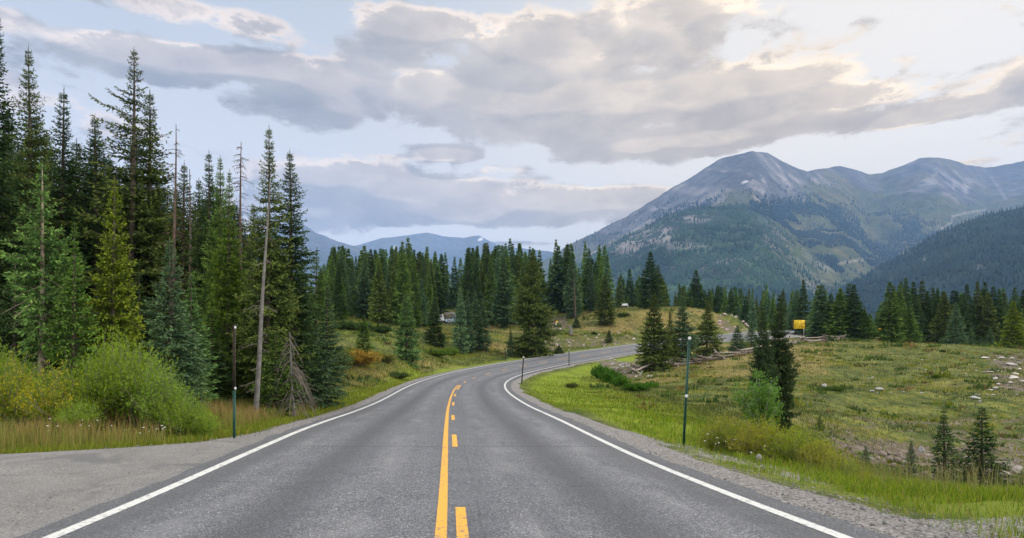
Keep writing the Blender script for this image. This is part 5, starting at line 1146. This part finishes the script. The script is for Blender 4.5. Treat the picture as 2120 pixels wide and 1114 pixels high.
# ------------------------------------------------------------------ marker poles
M_gpole = simple('green_painted_steel', (.012, .075, .055), .45, .2, 5, .5)
M_rust = simple('rusty_steel', (.055, .042, .032), .8, .4, 6, .3)
M_black = simple('dark_steel', (.03, .03, .032), .6, .3, 6, .3)
M_refl = simple('white_reflector', (.55, .56, .57), .25, .05, 20, .6)
def pole(label, base, top, d, m, r, refl, rust=None, group=None, disc=.05):
    x, y, z = G(base[0], d) if len(base) == 1 else hit(base[0], base[1], d * .85, d * 1.2)
    H = EYE + (HY - top[1]) / F * y - z; dx = (top[0] - CX) / F * y - x; e = thing('marker_pole', label, 'marker pole', (x, y, z), group)
    b = MB(); w = r                                             # U-channel post
    def bar(z0, z1, mat_i):
        for ox, oy, sx, sy in ((0, .5 * w, 2 * w, .004 + w * .2), (-w, 0, .004 + w * .2, w * 1.4), (w, 0, .004 + w * .2, w * 1.4)):
            V = []
            for zz in (z0, z1):
                f = zz / H
                V += [(dx * f + ox - sx / 2, oy - sy / 2, zz), (dx * f + ox + sx / 2, oy - sy / 2, zz), (dx * f + ox + sx / 2, oy + sy / 2, zz), (dx * f + ox - sx / 2, oy + sy / 2, zz)]
            b.add(V, [(0, 3, 2, 1), (4, 5, 6, 7), (0, 1, 5, 4), (1, 2, 6, 5), (2, 3, 7, 6), (3, 0, 4, 7)], mat=mat_i)
    if rust is None: bar(-.3, H, 0)
    else: bar(-.3, H * rust, 0); bar(H * rust, H, 1)
    ob('post', b.mesh('post', [m] if rust is None else [m, M_rust]), e)
    for f, side in refl:
        c = MB(); cx = dx * f; a = np.arange(16) * 2 * PI / 16; o = .0 if side == 0 else w + .02
        ca, sa = (1, 0) if side == 0 else (.35, .94)
        for rr, y0, y1 in ((disc, -w * .9 - .03, -w * .9 - .014),):
            V = [(cx + o + rr * math.cos(t) * ca, y0 + rr * math.cos(t) * sa, f * H + rr * math.sin(t)) for t in a] + [(cx + o + rr * math.cos(t) * ca, y1 + rr * math.cos(t) * sa, f * H + rr * math.sin(t)) for t in a]
            c.add(V, [(i, (i + 1) % 16, 16 + (i + 1) % 16, 16 + i) for i in range(16)]); c.add(V[:16] + [(cx + o, y0 - .006, f * H)], tris=[(16, (i + 1) % 16, i) for i in range(16)]); c.add(V[16:] + [(cx + o, y1, f * H)], tris=[(16, i, (i + 1) % 16) for i in range(16)])
        ob('reflector', c.mesh('reflector', [M_refl]), e)
    return e
pole('leaning green steel marker pole with two round white reflectors', (1415, 922), (1427, 697), 17, M_gpole, .026, ((.985, 0), (.455, 0)), disc=.045)
pole('dark green and rusty marker pole before the left stand', (485, 907), (485, 672), 14.5, M_gpole, .020, ((.975, 1), (.44, 1)), rust=.42, disc=.028)
pole('thin dark delineator post at the apex of the bend', (1080, 794), (1084, 738), 57, M_black, .04, ((.97, 0),), disc=.07)
pole('thin dark delineator post beyond the bend on the inner shoulder', (1178, 757), (1178, 724), 84, M_black, .04, ((.97, 0),), disc=.06)
pole('thin dark post on the outer roadside left of the big shaggy spruce', (1046, 747), (1046, 721), 90, M_black, .035, (), disc=.05)

# ------------------------------------------------------------------ signs
M_signy = simple('sign_yellow', (.90, .60, .008), .45, .06, 3, .4); M_signblk = simple('sign_lettering', (.10, .06, .01), .5, .1); M_alu = simple('galvanised_post', (.50, .51, .50), .4, .15, 6, .5, .4); M_wood = simple('dark_post', (.06, .05, .045), .85, .3)
M_brownred = simple('brown_sign', (.17, .055, .045), .5, .1); M_whitep = simple('white_post', (.78, .78, .75), .5, .06)
def outline_prism(P, t0, t1, y):                                # a flat plate with thickness, facing -y
    P = [(x, z) for x, z in P]; n = len(P); c = (sum(p[0] for p in P) / n, sum(p[1] for p in P) / n)
    V = [(x, y - t0, z) for x, z in P] + [(x, y + t1, z) for x, z in P] + [(c[0], y - t0, c[1]), (c[0], y + t1, c[1])]
    Q = [(i, n + i, n + (i + 1) % n, (i + 1) % n) for i in range(n)]; T = [(2 * n, i, (i + 1) % n) for i in range(n)] + [(2 * n + 1, n + (i + 1) % n, n + i) for i in range(n)]
    return V, Q, T
def signs():
    x, y, z = hit(1655, 694, 125, 165); k = y / F; e = thing('road_sign', 'large yellow warning sign with four lines of text on two posts', 'road sign', (x, y, z), None, -.12)
    zb, zt = (694 - 680.4) * k, (694 - 662.6) * k; w = 11.2 * k; h = zt - zb
    P = [(-w, zb), (w * .98, zb + .01), (w, zb + .42 * h), (w * .90, zb + .48 * h), (w * .86, zb + .56 * h), (w * .93, zb + .66 * h), (w * .99, zb + .75 * h), (w, zt - .02), (-w, zt)]
    b = MB(); V, Q, T = outline_prism(P, .02, .02, 0); b.add(V, Q, T); ob('panel', b.mesh('panel', [M_signy]), e)
    for sx, m in ((-.80 * w, M_wood), (.80 * w, M_alu)):
        b = MB(); b.box((sx, .07, zt * .45 - .3), (.11, .09, zt * .9 + .6)); ob('post', b.mesh('post', [m]), e)
    for i, (line, ww) in enumerate((('CAUTION USE', 1.36), ('LOWER GEARS', 1.40), ('STEEP GRADES', 1.48), ('NEXT 8 MILES', 1.46))):
        f = bpy.data.curves.new('lettering', 'FONT'); f.body = line; f.size = h * .26; f.align_x = 'CENTER'; f.offset = h * .003; f.extrude = .004; f.materials.append(M_signblk)
        tmp = bpy.data.objects.new('lettering', f); COL.objects.link(tmp); me = bpy.data.meshes.new_from_object(tmp.evaluated_get(bpy.context.evaluated_depsgraph_get())); bpy.data.objects.remove(tmp); o = ob('lettering', me, e); o.location = (-.04 * w, -.028, zt - h * (.225 + .215 * i)); o.rotation_euler = (PI / 2, 0, 0); o.scale = (.98, 1, 1)
    x, y, z = G(1823, 150); k = y / F; e = thing('road_sign', 'small yellow diamond sign half hidden by spruces at the gap', 'road sign', (x, y, z)); zc = EYE + (HY - 681.5) * k - z; r = 4.6 * k
    b = MB(); V, Q, T = outline_prism([(-r, zc), (0, zc - r), (r, zc), (0, zc + r)], .015, .015, 0); b.add(V, Q, T); ob('panel', b.mesh('panel', [M_signy]), e)
    b = MB(); b.tube([(-.05, -.025, zc - r * .45), (-.05, -.025, zc), (.02, -.025, zc + r * .2), (.16, -.025, zc + r * .32)], .035, 5); V, Q, T = outline_prism([(.12, zc + r * .12), (.36, zc + r * .38), (.12, zc + r * .55)], .005, .002, -.022); b.add(V, Q, T); ob('arrow', b.mesh('arrow', [M_signblk]), e)
    b = MB(); b.box((0, .05, zc / 2 - .2), (.08, .06, zc + .4)); ob('post', b.mesh('post', [M_wood]), e)
    x, y, z = hit(1152, 676, 125, 175); k = y / F; e = thing('trail_sign', 'little signpost with white post and yellow and brown plates', 'sign', (x, y, z)); H = 14 * k
    b = MB(); V, Q, T = outline_prism([(-.02, -.3), (.11, -.3), (-.02 - .10, H * .72), (-.25, H * .72)], .05, .05, 0); b.add(V, Q, T); ob('post', b.mesh('post', [M_whitep]), e)
    b = MB(); b.box((.04, -.075, H * .68), (.34, .03, .42)); ob('plate', b.mesh('plate', [M_signy]), e)
    b = MB(); b.box((-.18, -.078, H * .92), (.46, .03, .26)); ob('plate', b.mesh('plate', [M_brownred]), e)
    x, y, z = hit(1181, 693, 115, 160); k = y / F; H = 21 * k; b = MB()
    t = np.array([0, .12, .4, .7, .9, 1]); b.tube(np.stack([.02 * np.sin(t * 5) - .12 * t + .1, 0 * t, t * H - .1], 1), np.array([.42, .34, .30, .25, .20, .07]), 9); b.tube([(-.02, 0, H * .8), (.06, 0, H * 1.02)], [.1, .02], 5)
    o = ob('tree_stump', b.mesh('tree_stump', [M_dead], True), None, (x, y, z)); tag(o, 'grey broken standing tree stump on the meadow by the crooked little spruce', 'tree stump')
signs()

# ------------------------------------------------------------------ collapsed log fence
def fence():
    g = np.random.default_rng(12); path = [(1306, 777, 72), (1346, 770, 75), (1392, 764, 77), (1438, 757, 78), (1484, 751, 80), (1530, 741, 85), (1578, 730, 89), (1622, 716, 95), (1664, 709, 100), (1704, 707, 104), (1745, 706, 108)]
    pts = [np.array(G(px, d)) for px, py, d in path]; o0 = pts[0]; e = thing('log_fence', 'long collapsed grey log fence along the meadow edge', 'fence', tuple(o0))
    def log(nm, a, b, r, m):
        b2 = MB(); n = 7; t = np.linspace(0, 1, n); c = a + (b - a) * t[:, None] + g.normal(0, .018, (n, 3)); c[:, 2] += -.10 * np.sin(t * PI) * g.uniform(0, 1); b2.tube(c - o0, r * (1.15 - .35 * t), 7); ob(nm, b2.mesh(nm, [m], True), e)
    M_l = [simple('fence_log', (.17, .145, .12), .9, .45, 4, .1, bump=.6), simple('fence_log_pale', (.28, .24, .20), .9, .35, 4, .1, bump=.6), simple('fence_log_dark', (.11, .09, .075), .9, .4, 4, .1, bump=.6)]
    for i, p in enumerate(pts):
        dirv = unit((pts[min(i + 1, len(pts) - 1)] - pts[max(i - 1, 0)]) * [1, 1, 0]); nrm = np.array([dirv[1], -dirv[0], 0]); fallen = g.uniform(0, .7)
        for sgn in (1, -1):
            log('buck_pole', p + nrm * sgn * g.uniform(.9, 1.4) + [0, 0, -.1], p - nrm * sgn * .35 + dirv * g.uniform(-.9, .9) + [0, 0, g.uniform(1.0, 1.5) * (1 - .35 * fallen)], .085, M_l[int(g.integers(3))])
        if i < len(pts) - 1:
            q = pts[i + 1]
            for k in range(5):
                h0, h1 = g.uniform(.1, 1.05, 2) * (.5 if k > 2 else 1); off = nrm * g.uniform(-.6, .9); ov = dirv * g.uniform(.2, .9)
                log('rail', p - ov + off + [0, 0, h0], q + ov + off * g.uniform(-.5, 1) + [0, 0, h1], g.uniform(.06, .10), M_l[int(g.choice([0, 0, 1, 2]))])
fence()

# ------------------------------------------------------------------ vehicles at the forest edge
def car(label, px, py, d0, d1, rz, body_col, L=4.6, Wd=1.8, Hh=1.75):
    x, y, z = hit(px, py, d0, d1); e = thing('parked_car', label, 'car', (x, y, z), None, rz)
    mb = simple('car_paint', body_col, .25, .04, 2, .6); mg = simple('car_glass', (.03, .045, .06), .08, .05, 2, .7); mt = simple('car_tyre', (.02, .02, .02), .85, .1); mr_ = simple('car_rim', (.45, .45, .46), .3, .1, 3, .5, .6); ml = simple('car_lamp', (.7, .7, .68), .15, .05); mk = simple('car_trim', (.05, .05, .055), .6, .1)
    def loft(nm, prof, w0, w1, m, parent=e):                     # side profile extruded with tumblehome
        b = MB(); n = len(prof); V = []
        zs = [p[1] for p in prof]; lo, hi = min(zs), max(zs)
        for sg in (-1, 1):
            for px_, pz in prof: V.append((px_, sg * (w0 + (w1 - w0) * (pz - lo) / (hi - lo)) / 2, pz))
        b.add(V, [(i, (i + 1) % n, n + (i + 1) % n, n + i) for i in range(n)]); c = len(V)
        cx = sum(p[0] for p in prof) / n; cz = sum(p[1] for p in prof) / n
        b.add(V + [(cx, -(w0 + w1) / 4, cz), (cx, (w0 + w1) / 4, cz)], tris=[(c, (i + 1) % n, i) for i in range(n)] + [(c + 1, n + i, n + (i + 1) % n) for i in range(n)]); return ob(nm, b.mesh(nm, [m]), parent)
    l = L / 2
    loft('body', [(-l, .42), (l * .98, .42), (l, .75), (l * .94, .98), (l * .42, 1.08), (-l * .98, 1.08), (-l, .8)], Wd, Wd * .94, mb)
    loft('cabin', [(l * .40, 1.08), (l * .10, Hh - .06), (-l * .05, Hh), (-l * .88, Hh - .02), (-l * .97, 1.08)], Wd * .92, Wd * .76, mb)
    for sg in (-1, 1):
        for a0, a1, b0, b1 in ((l * .30, l * .10, -.04, 0), (-.06 - l * .05, -l * .05, -l * .42, -l * .42), (-l * .48, -l * .48, -l * .86, -l * .80)):
            b = MB(); yy0 = sg * (Wd * .92 / 2 - .015 + .012); yy1 = sg * (Wd * .79 / 2 + .012); z0, z1 = 1.14, Hh - .14
            b.add([(a0, yy0, z0), (b0, yy0, z0), (b1, yy1, z1), (a1, yy1, z1)], [(0, 1, 2, 3) if sg > 0 else (3, 2, 1, 0)]); ob('window', b.mesh('window', [mg]), e)
    b = MB(); b.add([(l * .405, -Wd * .40, 1.11), (l * .405, Wd * .40, 1.11), (l * .12, Wd * .35, Hh - .10), (l * .12, -Wd * .35, Hh - .10)], [(0, 1, 2, 3)]); ob('windscreen', b.mesh('windscreen', [mg]), e)
    b = MB(); b.box((l * 1.0, 0, .55), (.10, Wd * .96, .2)); ob('bumper', b.mesh('bumper', [mk]), e)
    for sg in (-1, 1):
        b = MB(); b.box((l * .965, sg * Wd * .36, .84), (.07, .28, .14)); ob('headlight', b.mesh('headlight', [ml]), e)
        for wx in (l * .62, -l * .62):
            b = MB(); b.tube([(wx, sg * (Wd / 2 - .2), .36), (wx, sg * (Wd / 2 + .02), .36)], .36, 18); w = ob('wheel', b.mesh('wheel', [mt]), e)
            b = MB(); b.tube([(wx, sg * (Wd / 2 + .018), .36), (wx, sg * (Wd / 2 + .035), .36)], .21, 14); ob('rim', b.mesh('rim', [mr_]), w)
car('silver blue sport utility car parked on the dirt track', 941, 671, 130, 225, math.radians(200), (.36, .45, .55))
car('white car mostly hidden behind the dark broad spruce by the track', 897, 668, 130, 225, math.radians(190), (.75, .75, .75))
car('small white vehicle parked at the forest edge by the knoll', 1294, 639, 178, 230, math.radians(255), (.62, .62, .62), 3.2, 1.5, 1.35)
